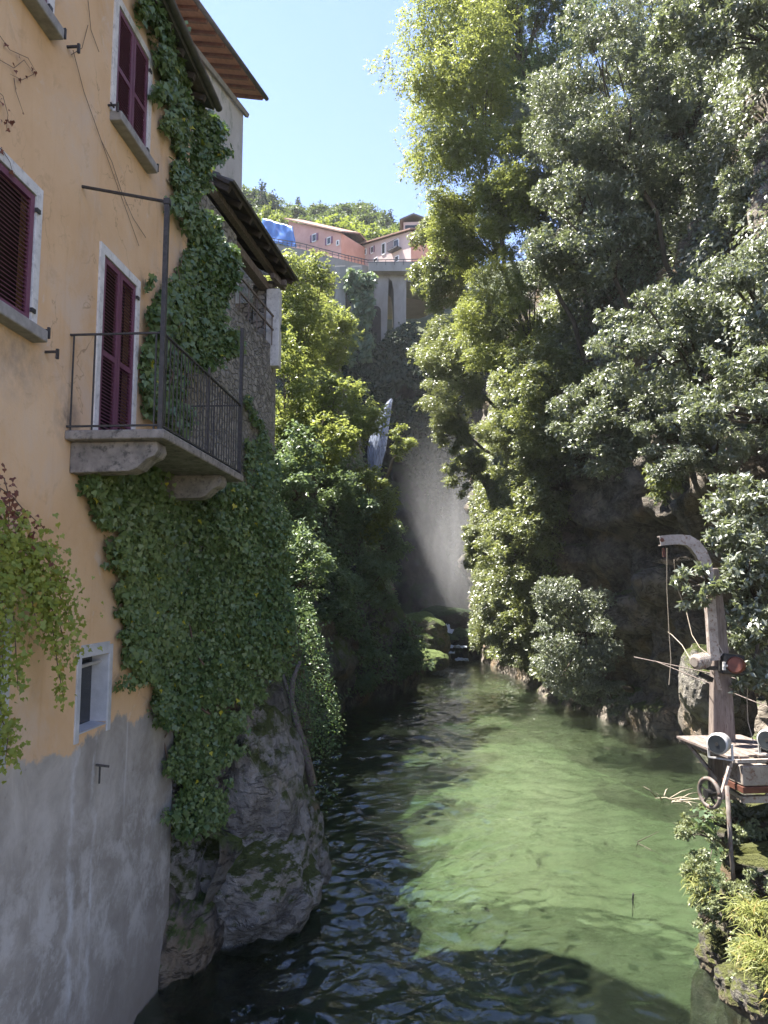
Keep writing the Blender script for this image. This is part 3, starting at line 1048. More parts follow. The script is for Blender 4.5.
# balcony
BX, BY0, BY1, BZ = -3.10, 8.06, 11.48, 7.79
mb = MB()
mb.box(((WX + BX) / 2 + .03, (BY0 + BY1) / 2, BZ - .055), (BX - WX + .06, BY1 - BY0 + .08, .11))
bal = mb.build('balcony', M['stone'], house, bevel=.018)
for yy in (8.30, 10.85):
    prof = [(0, 0), (1.02, 0), (1.04, -.10), (1.00, -.17), (.92, -.20), (.86, -.25), (.80, -.31), (.70, -.345), (0, -.36)]
    MB().prism(prof, (WX + .001, yy - .14, BZ - .113), (1, 0, 0), (0, 0, 1), (0, .30, 0)).build('bracket', M['stone'], bal, bevel=.015)
rz = BZ + 1.13
mb = MB()
mb.bar((BX, BY0, rz), (BX, BY1, rz), .035, .02)
mb.bar((BX, BY0, BZ + .05), (BX, BY1, BZ + .05), .03, .02)
nb = 27
for k in range(1, nb):
    yy = BY0 + (BY1 - BY0) * k / nb
    mb.bar((BX, yy, BZ + .05), (BX, yy, rz), .013)
mb.bar((BX, BY0 + 1.75, BZ), (BX, BY0 + 1.75, rz + .12), .03)
mb.build('railing', M['iron'], bal)
mb = MB()
mb.bar((WX, BY0, rz), (BX, BY0, rz), .028, .02)
mb.bar((WX, BY0, BZ + .05), (BX, BY0, BZ + .05), .03, .02)
for q in (.04, .27, .93):
    mb.bar((WX + (BX - WX) * q, BY0, BZ), (WX + (BX - WX) * q, BY0, rz), .016)
mb.build('railing', M['iron'], bal)
mb = MB()
mb.bar((WX, BY1, rz), (BX, BY1, rz), .028, .02)
mb.bar((WX, BY1, BZ + .05), (BX, BY1, BZ + .05), .03, .02)
for q in (.2, .4, .6, .8):
    mb.bar((WX + (BX - WX) * q, BY1, BZ), (WX + (BX - WX) * q, BY1, rz), .014)
mb.build('railing', M['iron'], bal)
MB().bar((BX, BY0, BZ - .02), (BX, BY0, 10.52), .052).build('post', M['iron'], bal)
MB().bar((BX, BY1, BZ - .02), (BX, BY1, 10.2), .052).build('post', M['iron'], bal)
mb = MB()
mb.tube([(BX, BY0, 10.50), (WX, BY0 + .12, 10.80)], .02, 8)
mb.box((BX, BY0, 10.50), (.07, .07, .07))
mb.build('arm', M['iron'], bal)
# cables along the wall
for k, pts in enumerate((((73, 50), (84, 92), (101, 140), (117, 185), (128, 215), (139, 246)), ((101, 140), (112, 162), (121, 190), (133, 218), (146, 238)), ((88, 0), (91, 30), (99, 52)), ((71, 55), (82, 48), (88, 25)))):
    MB().tube([tuple(on_wall(a_, b2, .02)) for a_, b2 in pts], .0038, 5).build('cable', M['stem'], house)
hk = on_wall(84, 350, 0)
for (a_, b2) in ((67, 47), (45, 352)):
    q = on_wall(a_, b2, 0)
    MB().bar(q, q + np.array([.14, 0, 0]), .024).bar(q + np.array([.14, 0, .03]), q + np.array([.14, 0, -.08]), .028).build('shutter_hook', M['iron'], house)

# ------------------------------------------------------------------ the open-lofted stone barn behind it
barn = thing('stone_barn', 'rubble stone barn with an open timber loft and dark overhanging roof behind the ochre house', 'barn', (0, 0, 0))
A = Vector((-4.47, 12.85, 0))
Bq = Vector((-4.02, 18.2, 0))
du = (Bq - A).normalized()
dn = Vector((du.y, -du.x, 0))                                # towards the water
Lw = (Bq - A).length
mb = MB()
prof = [(0, 2), (Lw, 2), (Lw, 13.65), (Lw - .42, 13.65), (Lw - .42, 12.05), (Lw - 3.0, 12.05), (Lw - 3.0, 13.65), (0, 13.65)]
mb.prism(prof, A - dn * .5, du, (0, 0, 1), dn * .5)
mb.box(A + du * (Lw - .2) - dn * 2.75 + Vector((0, 0, 7.5)), (.4, 4.4, 11.4), Matrix.Rotation(math.atan2(dn.x, -dn.y) + 0, 3, 'Z') if False else Matrix.Rotation(math.atan2(-du.x, du.y) - PI / 2, 3, 'Z'))
barn_wall = mb.build('wall', M['rubble'], barn)
MB().bar(A + du * (Lw - 3.2) - dn * .2 + Vector((0, 0, 13.58)), A + du * (Lw + .1) - dn * .2 + Vector((0, 0, 13.58)), .22, .2).build('beam', M['greywood'], barn)
mb = MB()
pq = A + du * (Lw - .34) + dn * .03
mb.bar(pq + Vector((0, 0, 11.5)), pq + Vector((0, 0, 13.5)), .34, .30)
mb.build('pillar', M['white'], barn, bevel=.02)
mb = MB()
for zz in (12.3, 12.65):
    mb.bar(A + du * (Lw - 3.0) + dn * .06 + Vector((0, 0, zz + .12)), A + du * (Lw - .45) + dn * .06 + Vector((0, 0, zz + .12)), .04, .04)
for k in range(5):
    q = A + du * (Lw - 2.9 + k * .58) + dn * .06
    mb.bar(q + Vector((0, 0, 12.0)), q + Vector((0, 0, 12.77)), .025)
mb.build('railing', M['greywood'], barn)
MB().box(A + du * (Lw / 2) - dn * 3.2 + Vector((0, 0, 12.6)), (.2, 5.2, 3.6), Matrix.Rotation(math.atan2(-du.x, du.y), 3, 'Z')).build('inner_wall', M['void'], barn)  # the loft's shade is put into this wall's colour
# roof: rises away from the water
e0 = A + du * .95 + dn * .34
up = (-dn * math.cos(.52) + Vector((0, 0, math.sin(.52))))
th = (dn * math.sin(.52) + Vector((0, 0, math.cos(.52))))
ze = 14.02
L_e = Lw - .95 + .42
mb = MB()
mb.prism([(0, 0), (5.2, 0), (5.2, .06), (0, .06)], e0 + Vector((0, 0, ze)), up, th, du * L_e)
br = mb.build('roof', M['darkwood'], barn)
mb = MB()
k = 0
s = 0.0
while s < 5.2:                                               # rows of stone tiles
    mb.prism([(0, 0), (.42, -.03), (.42, .0), (0, .045)], e0 + Vector((0, 0, ze)) + up * (s - .06) + th * .075, up, th, du * (L_e + .06))
    s += .36
mb.build('tiles', M['eave'], br)
mb = MB()
for k in range(8):
    q = e0 + du * (.12 + k * (L_e - .24) / 7) + Vector((0, 0, ze)) - th * .065
    mb.bar(q, q + up * 5.0, .10, .12)
mb.build('rafter', M['darkwood'], br)
mb = MB()
q = e0 + Vector((0, 0, ze)) + up * .35 - th * .2
mb.bar(q, q + du * L_e, .14, .14)
q = e0 + Vector((0, 0, ze)) + up * 2.0 - th * .2
mb.bar(q, q + du * L_e, .16, .16)
mb.build('purlin', M['greywood'], br)
q = A + du * (Lw - .25) + Vector((0, 0, 13.72))
MB().bar(q - du * .5 + dn * .1, q + du * .3 + dn * .16, .12, .12).bar(q - dn * .5, q + dn * .32, .13, .13).build('bracket', M['greywood'], barn)

# ------------------------------------------------------------------ pale tower house further back
tower = thing('pale_house', 'tall pale plastered house with terracotta eaves boards and stone string course above the barn', 'house', (0, 0, 0))
ang = math.atan(.24)
du2 = Vector((math.sin(ang), math.cos(ang), 0))
dn2 = Vector((du2.y, -du2.x, 0))
Bt = Vector(tuple(P(243, 130, 20.5)))
Bt.z = 0
At = Bt - du2 * 6.5
mb = MB()
mb.prism([(2.6, 2), (6.5, 2), (6.5, 20.1), (2.6, 20.1)], At, du2, (0, 0, 1), -dn2 * 6)
mb.build('wall', M['palewall'], tower)
zc = P(243, 113, 20.5)[2]
mb = MB()
mb.prism([(0, -.06), (.10, -.10), (.14, .0), (.10, .07), (0, .08)], At + du2 * 2.5 + Vector((0, 0, zc)), dn2, (0, 0, 1), du2 * 4.12)
mb.build('string_course', M['sillstone'], tower)
zt2 = P(268, 97, 20.6)[2] - .1
sl = .30
up2 = -dn2 * math.cos(sl) + Vector((0, 0, math.sin(sl)))
th2 = dn2 * math.sin(sl) + Vector((0, 0, math.cos(sl)))
e2 = At + du2 * 2.4 + dn2 * .60 + Vector((0, 0, zt2))
mb = MB()
mb.prism([(0, 0), (4, 0), (4, .03), (0, .03)], e2, up2, th2, du2 * 4.30)
tr_ = mb.build('roof', M['boards'], tower)
mb = MB()
mb.prism([(-.05, .032), (4, .032), (4, .12), (-.05, .12)], e2, up2, th2, du2 * 4.35)
mb.build('tiles', M['tile'], tr_)
mb = MB()
for k in range(10):
    q = e2 + du2 * (.12 + k * .45) - th2 * .05
    mb.bar(q, q + up2 * 1.2, .09, .09)
mb.build('rafter', M['rafter'], tr_)
MB().tube([e2 + dn2 * .04 + th2 * .03, e2 + dn2 * .04 + th2 * .03 + du2 * 4.35], .065, 8).build('gutter', M['eave'], tr_, True)

# ------------------------------------------------------------------ ivy
def in_poly(px, py, poly):
    inside = np.zeros(len(px), bool)
    j = len(poly) - 1
    for i in range(len(poly)):
        xi, yi = poly[i]
        xj, yj = poly[j]
        c = ((yi > py) != (yj > py)) & (px < (xj - xi) * (py - yi) / (yj - yi + 1e-9) + xi)
        inside ^= c
        j = i
    return inside


def curtain_depth(px):
    """the ivy's backing: the house wall up to its corner, then the rock beneath the barn"""
    return np.where(px < 178, -1, np.interp(px, [178, 215, 250, 285, 310], [11.95, 12.4, 13.0, 14.0, 15.4]))


def ivy(label, polys, n, L, seed, depth_fn, thick, matk='ivy', droop=.75, name='ivy', nv=9, cat='climber'):
    rng = np.random.default_rng(seed)
    pts = []
    for poly, frac in polys:
        pa = np.array(poly, float)
        lo, hi = pa.min(0), pa.max(0)
        q = lo + rng.random((int(n * frac * 3.2), 2)) * (hi - lo)
        jit = np.stack([fbm(np.c_[q / 16, q[:, :1] * 0], 3, seed + 2), fbm(np.c_[q / 16 + 40, q[:, :1] * 0], 3, seed + 3)], 1) * 24
        q = q[in_poly(q[:, 0] + jit[:, 0], q[:, 1] + jit[:, 1], poly)]
        q = q[:int(n * frac)]
        # a few thin places
        keep_ = fbm(np.c_[q / 22 + 7, q[:, :1] * 0], 3, seed + 9) > -.34 - .3 * rng.random(len(q))
        pts.append(q[keep_])
    q = np.concatenate(pts)
    d = depth_fn(q[:, 0])
    R = np.array([ray(a, b) for a, b in q])
    d = np.where(d < 0, WX / R[:, 0] * R[:, 1], d)
    pos = EYE + R * (d / R[:, 1])[:, None]
    bulge = .5 + .5 * fbm(np.c_[q / 30, q[:, :1] * 0], 3, seed + 5)
    off = thick * (.15 + .85 * bulge) * rng.random(len(q)) ** .6
    toward = unit(np.array([1.0, -.55, .1]) + rng.normal(size=(len(q), 3)) * .15)
    pos = pos + toward * off[:, None] + rng.normal(size=pos.shape) * .02
    ax = unit(np.array([.25, -.1, -droop]) + rng.normal(size=pos.shape) * .42)
    nr = unit(np.array([.75, -.45, .55]) + rng.normal(size=pos.shape) * .42)
    nr = unit(nr - ax * (nr * ax).sum(1, keepdims=True))
    V, Fq = ivy_quads(pos, ax, nr, L * (.40 + 1.0 * rng.random(len(pos)) ** 1.5))
    rnd = np.clip(.5 * rng.random(len(pos)) + .5 * (.5 + .9 * fbm(pos * 1.3, 3, seed)), 0, .93)
    rnd = np.where(rng.random(len(pos)) < .006, .99, rnd)
    B = pos[np.argmin(pos[:, 2])]
    t = thing(name, label, cat, B)
    np_mesh('foliage', V - B, Fq, M[matk], t, False, rnd)
    mb = MB()
    order = np.argsort(q[:, 1])
    for k in range(nv):
        a = pos[order[-1 - int(rng.random() * len(order) * .3)]]
        cands = pos[order[:int(len(order) * .75)]]
        b = cands[np.argmin(np.abs(cands[:, 1] - a[1]) * 2 + np.abs(cands[:, 2] - a[2] - 1.6) + .1 * rng.random(len(cands)))]
        m = 9
        line = [tuple(a + (b - a) * i / (m - 1) + np.array([-.12 * (i not in (0, m - 1)), 0, 0]) + rng.normal(size=3) * .05) for i in range(m)]
        mb.tube(line, [.018 - .0014 * i for i in range(m)], 5)
    mb.build('stem', M['stem'], t, True, loc=tuple(B))
    return t


UP_POLY = [(133, 0), (164, 0), (184, 60), (202, 108), (216, 126), (212, 150), (204, 172), (197, 195), (206, 222), (230, 242), (234, 270), (226, 300), (230, 330), (225, 352), (208, 372), (176, 366), (166, 330), (158, 300), (178, 280), (182, 240), (172, 190), (168, 150), (158, 95), (146, 40)]
UP2 = [(140, 340), (160, 330), (178, 360), (182, 420), (172, 440), (150, 430), (138, 400)]
UP3 = [(143, 280), (148, 292), (152, 330), (158, 335), (157, 360), (148, 350), (144, 310)]
UP4 = [(155, 275), (163, 285), (167, 320), (160, 322)]
ivy('dark green ivy climbing the ochre house corner up to the eave', [(UP_POLY, .84), (UP2, .12), (UP3, .03), (UP4, .01)], 24000, .095, 31,
    lambda px: np.where(px < 183, -1, np.interp(px, [183, 215, 250], [11.95, 12.7, 13.4])), .42)
LOW_POLY = [(78, 474), (100, 468), (130, 452), (165, 450), (200, 480), (236, 498), (254, 500), (266, 530), (276, 570), (280, 620), (276, 655), (256, 685), (244, 710), (224, 735), (212, 770), (208, 800), (205, 835), (184, 832), (163, 826), (170, 790), (168, 745), (150, 715), (138, 680), (132, 655), (116, 640), (112, 600), (110, 570), (100, 520), (84, 490)]
LOW2 = [(114, 600), (130, 610), (134, 650), (126, 690), (119, 690), (116, 650)]
LOW3 = [(168, 448), (182, 455), (190, 478), (240, 505), (236, 480), (255, 470), (250, 430), (262, 500), (278, 540), (268, 560), (200, 500), (166, 470)]
ivy('thick curtain of ivy hanging beneath the balcony down to the rocks', [(LOW_POLY, .90), (LOW2, .02), (LOW3, .08)], 62000, .074, 41, curtain_depth, .60)
BARN_POLY = [(243, 400), (252, 395), (262, 430), (270, 470), (276, 520), (262, 545), (248, 500), (243, 450)]
ivy('small leaved ivy spreading up the stone barn wall', [(BARN_POLY, 1.0)], 5000, .075, 47, lambda px: np.interp(px, [240, 276], [15.6, 18.2]), .22, nv=4)
TUFT = [(258, 320), (272, 312), (280, 318), (281, 335), (270, 330), (262, 345), (257, 335)]
ivy('dark tuft of ivy on the barn loft sill', [(TUFT, 1.0)], 1000, .10, 49, lambda px: px * 0 + 18.0, .3, nv=1)


def creeper(label, vines, L, seed, matk, per_m=38, spread=.09, name='virginia_creeper', dangling=.8):
    """strands with leaves; vines are pixel polylines with their distance from the wall"""
    rng = np.random.default_rng(seed)
    mb = MB()
    P_, A_, N_ = [], [], []
    for pts, off, dens, spr in vines:
        W_ = [on_wall(a, b, off * (.5 + .5 * i / max(len(pts) - 1, 1))) for i, (a, b) in enumerate(pts)]
        W_ = np.array(W_)
        seg = np.linalg.norm(np.diff(W_, axis=0), axis=1)
        k_ = .45 if name == 'bare_vine' else .8
        mb.tube([tuple(w) for w in W_], [.010 * k_] + [.007 * k_] * (len(W_) - 2) + [.003 * k_], 5)
        for k in range(len(seg)):
            m = max(1, int(seg[k] * per_m * dens))
            t = rng.random(m)[:, None]
            p = W_[k] * (1 - t) + W_[k + 1] * t + rng.normal(size=(m, 3)) * np.array([.6, 1, 1]) * spread * spr
            p[:, 0] = np.maximum(p[:, 0], WX + .03)
            P_.append(p)
    pos = np.concatenate(P_)
    n = len(pos)
    ax = unit(np.array([.25, .1, -dangling]) + rng.normal(size=(n, 3)) * .4)
    nr = unit(np.array([.7, -.6, .5]) + rng.normal(size=(n, 3)) * .4)
    nr = unit(nr - ax * (nr * ax).sum(1, keepdims=True))
    V, Fq = ivy_quads(pos, ax, nr, L * (.5 + .9 * rng.random(n)))
    rnd = np.clip(rng.random(n), 0, .93)
    rnd = np.where(rng.random(n) < .02, .99, rnd)
    B = pos.mean(0)
    t = thing(name, label, 'climber', B)
    np_mesh('foliage', V - B, Fq, M[matk], t, False, rnd)
    mb.build('stem', M['stem'], t, True, loc=tuple(B))
    return t


creeper('yellow green creeper hanging across the ochre wall beside the balcony', [
    ([(-40, 520), (0, 540), (20, 548), (40, 565), (58, 590), (70, 625)], .45, 7, 1.9),
    ([(-40, 540), (0, 556), (25, 572), (45, 596), (60, 625), (66, 650)], .42, 7, 1.7),
    ([(-30, 560), (-5, 575), (10, 590), (14, 620), (16, 655), (18, 690)], .38, 3.5, 1.0),
    ([(10, 550), (28, 575), (34, 610), (38, 632)], .4, 3, 1.0), ([(25, 560), (40, 590), (52, 625), (58, 668), (64, 700)], .4, 2.2, .8),
    ([(0, 548), (18, 530), (24, 520)], .4, 3, .8), ([(0, 545), (28, 546), (52, 547)], .45, 4, .7),
    ([(-30, 575), (0, 590), (6, 620)], .3, 5, 1.2), ([(-20, 700), (0, 715), (8, 735), (5, 765)], .25, 6, 1.1), ([(-20, 580), (-2, 610), (2, 650), (4, 690)], .3, 3, .9)], .050, 3, 'creeper', 58)
creeper('dry red brown creeper strand on the ochre wall', [
    ([(-30, 478), (0, 488), (12, 496), (22, 508), (44, 528)], .4, 1.0, .6), ([(-20, 490), (0, 500), (18, 515), (35, 545), (62, 578)], .4, .7, .5),
    ([(-20, 505), (0, 515), (10, 530)], .35, 1.6, .8), ([(-10, 470), (4, 478), (10, 500), (8, 525)], .35, 1.5, .7)], .05, 5, 'dry', 34)
creeper('leafless wiry vine clinging beside the upper windows', [
    ([(-20, 70), (0, 60), (14, 68), (24, 60), (34, 74), (22, 80), (10, 74)], .04, .02, .5), ([(-20, 40), (0, 36), (10, 50), (28, 58), (36, 72)], .04, .02, .5),
    ([(-10, 140), (2, 150), (10, 162), (14, 178)], .05, .9, .5), ([(-10, 85), (3, 96), (8, 115), (6, 132)], .06, 1.2, .6), ([(14, 78), (16, 92), (24, 115)], .03, .02, .4)], .04, 6, 'dry', 24, .05, 'bare_vine')

# ------------------------------------------------------------------ trees and shrubs
PL = [
    # far bank, high wood: (name, label, category, centre, depth, radii, kind, root, clumps, coverage, seed)
    ('deciduous_tree', 'tall light green deciduous tree leaning out against the sky', 'tree', (455, 85), 36, (66, 150), 'bright', (560, 400, 37), 75, .75, 101),
    ('deciduous_tree', 'dark leaved tree behind the tall light green one', 'tree', (530, 40), 40, (70, 120), 'shade', (600, 380, 41), 55, .9, 102),
    ('evergreen_tree', 'broad glossy evergreen with silvery leaves high over the gorge', 'tree', (608, 105), 27, (80, 115), 'laurel', (700, 420, 29), 80, 1.0, 103),
    ('evergreen_tree', 'glossy evergreen crown roofing the dark hollow in the wood', 'tree', (725, 30), 22, (95, 62), 'laurel', (930, 160, 25), 60, 1.0, 104),
    ('evergreen_tree', 'silvery evergreen spreading above the middle of the stream', 'tree', (585, 235), 26.5, (78, 62), 'laurel', (690, 430, 29), 60, 1.1, 105),
    ('evergreen_tree', 'glossy evergreen below the dark hollow in the wood', 'tree', (668, 345), 22.5, (85, 62), 'laurel', (760, 480, 25.5), 60, 1.05, 106),
    ('evergreen_shrub', 'large leaved evergreen shrub under the dark hollow', 'shrub', (750, 400), 17.5, (62, 66), 'laurel', (830, 520, 19), 42, 1.0, 107),
    ('evergreen_shrub', 'silvery shrub drooping over the top of the dark rock overhang', 'shrub', (605, 425), 25, (72, 50), 'laurel', (690, 490, 27.5), 46, 1.1, 108),
    ('evergreen_tree', 'shaded evergreen deep inside the dark hollow', 'tree', (730, 230), 28, (70, 100), 'laurel', (800, 460, 30), 22, .35, 109),
    ('hanging_shrub', 'grey green shrub below the light tree beside the viaduct', 'shrub', (442, 255), 45, (36, 66), 'mixed', (520, 330, 47), 40, 1.0, 110),
    ('hanging_shrub', 'shaggy shrub jutting furthest over the lit mist', 'shrub', (452, 375), 43, (42, 66), 'mixed', (530, 450, 45.5), 44, 1.05, 111),
    ('hanging_shrub', 'yellow green shrub on the high cliff between silvery evergreens', 'shrub', (505, 320), 36, (50, 82), 'bright', (590, 440, 38.5), 50, .95, 112),
    ('hanging_shrub', 'trailing shrub on the cliff above the mossy rock lobes', 'shrub', (520, 445), 37, (46, 52), 'mixed', (580, 500, 39.5), 36, 1.0, 113),
    ('hanging_shrub', 'yellow green tangle draping the cliff above the lower bush', 'shrub', (512, 545), 38.5, (34, 56), 'mixed', (560, 600, 40.5), 36, 1.0, 114),
    ('hanging_shrub', 'low tangle of shrub at the waterline near the rapids', 'shrub', (506, 628), 47, (22, 38), 'mixed', (530, 655, 49), 26, 1.0, 115),
    ('hanging_shrub', 'rounded lobe of greenery bulging from the lit cliff over the mist', 'shrub', (466, 470), 45, (22, 30), 'mixed', (500, 490, 47), 20, 1.0, 131),
    ('hanging_shrub', 'small lobe of greenery low on the lit cliff near the rapids', 'shrub', (474, 548), 47, (14, 26), 'mixed', (500, 570, 49), 16, 1.0, 132),
    ('hanging_shrub', 'silvery green curtain beside the mouth of the rock cave', 'shrub', (540, 505), 35.5, (30, 52), 'mixed', (585, 540, 38), 40, 1.0, 133),
    ('hanging_shrub', 'green tangle filling the cliff foot behind the silvery bush', 'shrub', (528, 605), 41, (26, 40), 'mixed', (560, 640, 43), 34, 1.0, 134),
    ('hanging_shrub', 'shaggy greenery under the jutting shrub at the edge of the mist', 'shrub', (452, 430), 44, (26, 30), 'mixed', (510, 470, 46), 26, 1.0, 135),
    ('evergreen_shrub', 'smaller pale bush drooping to the waterline beside the silvery one', 'shrub', (602, 690), 31, (24, 30), 'laurel', (630, 690, 32.5), 24, .9, 136),
    ('evergreen_shrub', 'silvery bush overhanging the water beside the rock cave', 'shrub', (572, 636), 31.5, (46, 68), 'laurel', (616, 640, 33.5), 60, .95, 116),
    ('evergreen_shrub', 'glossy bush crowding the curved head of the hoist', 'shrub', (752, 525), 13.6, (52, 60), 'laurel_near', (840, 560, 16.5), 46, 1.0, 117),
    ('evergreen_shrub', 'glossy bush behind the timber post of the hoist', 'shrub', (754, 615), 13.4, (30, 80), 'laurel_near', (800, 700, 15.5), 44, 1.0, 118),
    ('evergreen_shrub', 'small leafy spray in front of the hoist arm', 'shrub', (699, 588), 12.7, (27, 24), 'laurel_near', (745, 610, 14), 16, .6, 119),
    ('deciduous_tree', 'young tree with yellowish leaves between the tall tree and the broad evergreen', 'tree', (520, 190), 33, (46, 74), 'bright', (600, 400, 35), 40, .85, 120),
    ('hanging_shrub', 'mossy yellow tuft trailing off the rock over the hoist', 'shrub', (662, 475), 21.5, (16, 34), 'mixed', (690, 470, 23.5), 12, .8, 121),
    ('evergreen_tree', 'tall shaded evergreen at the back of the wood, under the upper edge', 'tree', (690, 150), 31, (84, 110), 'laurel', (770, 420, 33), 70, 1.0, 122),
    ('evergreen_tree', 'evergreen filling the gap between the tall light tree and the broad silvery one', 'tree', (556, 165), 33, (50, 96), 'laurel', (640, 420, 35), 56, 1.0, 123),
    ('evergreen_tree', 'dark evergreen top behind the broad silvery crown', 'tree', (655, 30), 33, (76, 70), 'laurel', (740, 380, 35), 50, 1.0, 124),
    ('deciduous_tree', 'lower leafy tier of the wood just above the viaduct end', 'tree', (474, 225), 40, (52, 56), 'bright', (560, 400, 42), 50, 1.1, 125),
    ('evergreen_shrub', 'evergreen thicket at the frame edge above the hoist bushes', 'shrub', (752, 300), 19.5, (50, 70), 'laurel', (840, 470, 21.5), 40, .9, 126),
    ('evergreen_shrub', 'evergreen bush trailing over the rock roof above the hoist arm', 'shrub', (690, 445), 21, (60, 36), 'laurel', (770, 520, 23), 40, 1.0, 127),
    ('hanging_shrub', 'silvery tangle on the middle of the sunlit cliff', 'shrub', (545, 395), 33, (52, 66), 'mixed', (610, 470, 35.5), 46, 1.0, 128),
    ('deciduous_tree', 'leafy top of the wood reaching the upper frame edge', 'tree', (500, -20), 38, (80, 66), 'bright', (580, 380, 40), 50, 1.0, 129),
    ('evergreen_shrub', 'shaded evergreen hiding the rock behind the dark hollow', 'shrub', (752, 185), 23, (36, 66), 'laurel', (860, 330, 25), 30, .9, 130),
    # house side of the gorge
    ('deciduous_tree', 'leafy tree added on the brink above the waterfall to shade the mist', 'tree', (318, 325), 70, (22, 36), 'lit', (312, 370, 70.5), 44, 1.0, 211),  # added to throw a shadow edge across the mist
    ('deciduous_tree', 'broad leafy tree in front of the viaduct arch', 'tree', (330, 335), 50, (28, 44), 'lit', (300, 460, 53), 56, 1.0, 212),
    ('maple_tree', 'sunlit maple with golden green leaves beside the waterfall', 'tree', (338, 415), 43, (52, 56), 'lit', (320, 590, 44), 62, .9, 201),
    ('deciduous_tree', 'tall deciduous tree rising behind the barn roof towards the viaduct', 'tree', (302, 312), 45, (34, 78), 'lit', (292, 560, 46), 66, .85, 202),
    ('deciduous_tree', 'shaded tree under the sunlit maple', 'tree', (330, 510), 41, (48, 52), 'shade', (320, 650, 42.5), 50, 1.0, 203),
    ('deciduous_tree', 'shaded tree with light tips leaning towards the mist', 'tree', (368, 505), 43, (26, 48), 'lit', (345, 640, 44), 36, .9, 204),
    ('shrub', 'blue green shrub beside the ivy below the barn', 'shrub', (302, 575), 27, (28, 58), 'shade_near', (270, 660, 28), 40, .9, 205),
    ('shrub', 'dark shrub hanging over the shaded waterline', 'shrub', (350, 655), 38.5, (34, 40), 'shade', (335, 680, 40), 36, 1.0, 206),
    ('sapling', 'thin sapling standing out beside the waterfall', 'sapling', (402, 442), 47, (16, 22), 'lit', (380, 500, 47.5), 10, .6, 207),
    ('deciduous_tree', 'shaded tree close behind the barn corner', 'tree', (296, 480), 31, (24, 60), 'shade', (285, 600, 32), 36, 1.0, 208),
    ('deciduous_tree', 'tree with light tips close behind the barn loft', 'tree', (288, 385), 36, (22, 66), 'lit', (275, 560, 37), 36, .9, 209),
    ('shrub', 'leafy shrub on the dark rock by the rapids', 'shrub', (396, 655), 43, (20, 30), 'shade', (384, 675, 43.5), 24, .9, 210),
    ('shrub', 'green bush halfway down the shaded bank', 'shrub', (372, 585), 41, (28, 36), 'shade', (352, 625, 42), 34, 1.0, 213),
    ('shrub', 'pale tipped bush in the middle of the shaded bank', 'shrub', (332, 600), 36, (32, 40), 'shade', (318, 650, 37), 36, 1.0, 214),
    ('shrub', 'bush with upright sprays beneath the sapling', 'shrub', (388, 545), 45, (20, 36), 'shade', (372, 600, 45.5), 28, .9, 215),
    ('shrub', 'leafy tips crossing the foot of the waterfall', 'shrub', (374, 486), 46.5, (17, 18), 'lit', (362, 530, 47), 14, .9, 217),
    ('maple_tree', 'golden green tree lower down in front of the big maple', 'tree', (318, 440), 38, (38, 36), 'lit', (306, 580, 39), 40, .9, 216),
]
for (nm, lab, cat, c, d, r, kind, root, ncl, cov, seed) in PL:
    _, n = plant(nm, lab, cat, c, d, r, kind, root, ncl, None, cov, seed)
    LEAVES += n

# ------------------------------------------------------------------ boulders
def boulder(label, c, r, seed, m='boulder', sub=6, rough=.34, name='boulder', rot=0.0):
    bm = bmesh.new()
    bmesh.ops.create_icosphere(bm, subdivisions=sub, radius=1)
    V = np.array([v.co for v in bm.verts])
    p = V * 1.0 + seed * 3.1
    _, v1, e1 = worley(p * 1.25, seed)
    _, v2, e2 = worley(p * 3.0, seed + 4)
    s = 1 + rough * ((v1 - .5) * .75 * np.clip(e1 * 3, 0, 1) + (v2 - .5) * .22 * np.clip(e2 * 3, 0, 1) + fbm(p * .8, 4, seed) * 1.0 + fbm(p * 2.2, 4, seed + 6) * .35 + fbm(p * 6, 3, seed + 8) * .10 + (.5 - np.abs(fbm(p * 1.7 + 5, 4, seed + 11)) * 2.2) * .17 + (.5 - np.abs(fbm(p * 4.1 + 9, 3, seed + 13)) * 2) * .07)
    V = V * s[:, None]
    cr, sr = math.cos(rot), math.sin(rot)
    V = V * np.array(r)
    V = np.stack([V[:, 0] * cr - V[:, 2] * sr, V[:, 1], V[:, 0] * sr + V[:, 2] * cr], 1)
    for v, q in zip(bm.verts, V):
        v.co = q
    me = bpy.data.meshes.new(name)
    bm.to_mesh(me)
    bm.free()
    me.materials.append(M[m])
    o = link(name, me)
    o.location = tuple(c)
    return tag(o, label, 'rock')


boulder('big pale grey boulder below the ivy curtain at the foot of the house', P(258, 790, 14.3) - np.array([0, 0, .1]), (.92, 1.25, 1.95), 3, 'paleboulder', rot=.24)
boulder('mossy boulder at the waterline under the big pale one', P(246, 862, 13.6) + np.array([0, 0, -.35]), (1.2, 1.05, 1.0), 5, 'paleboulder', rot=.1)
boulder('upright pale rock wedged between the house corner and the ivy foot', P(186, 868, 13.0) + np.array([-.1, 0, -.3]), (.62, .8, 1.35), 6, 'paleboulder')
boulder('low dark rock against the corner of the house wall', P(182, 930, 12.6) + np.array([0, 0, -.2]), (.56, 1.0, 1.0), 8, 'darkcliff')
boulder('rounded rock jutting into the stream next to the big pale boulder', P(292, 842, 15.0) + np.array([0, 0, 0]), (.72, .9, 1.05), 9, 'paleboulder', rot=.3)
boulder('mossy slab rock standing over the rapids', P(418, 640, 55) + np.array([0, 0, 0]), (2.4, 2.5, 2.0), 12, 'cliff', 4)
boulder('low round rock in front of the rapids', P(424, 660, 52) + np.array([0, 0, 0]), (1.6, 1.6, .75), 14, 'cliff', 4)
boulder('brown block of rock at the water beside the cave', P(700, 705, 24) + np.array([.4, 0, 0]), (.9, 1.3, 1.5), 17, 'darkcliff', 5)
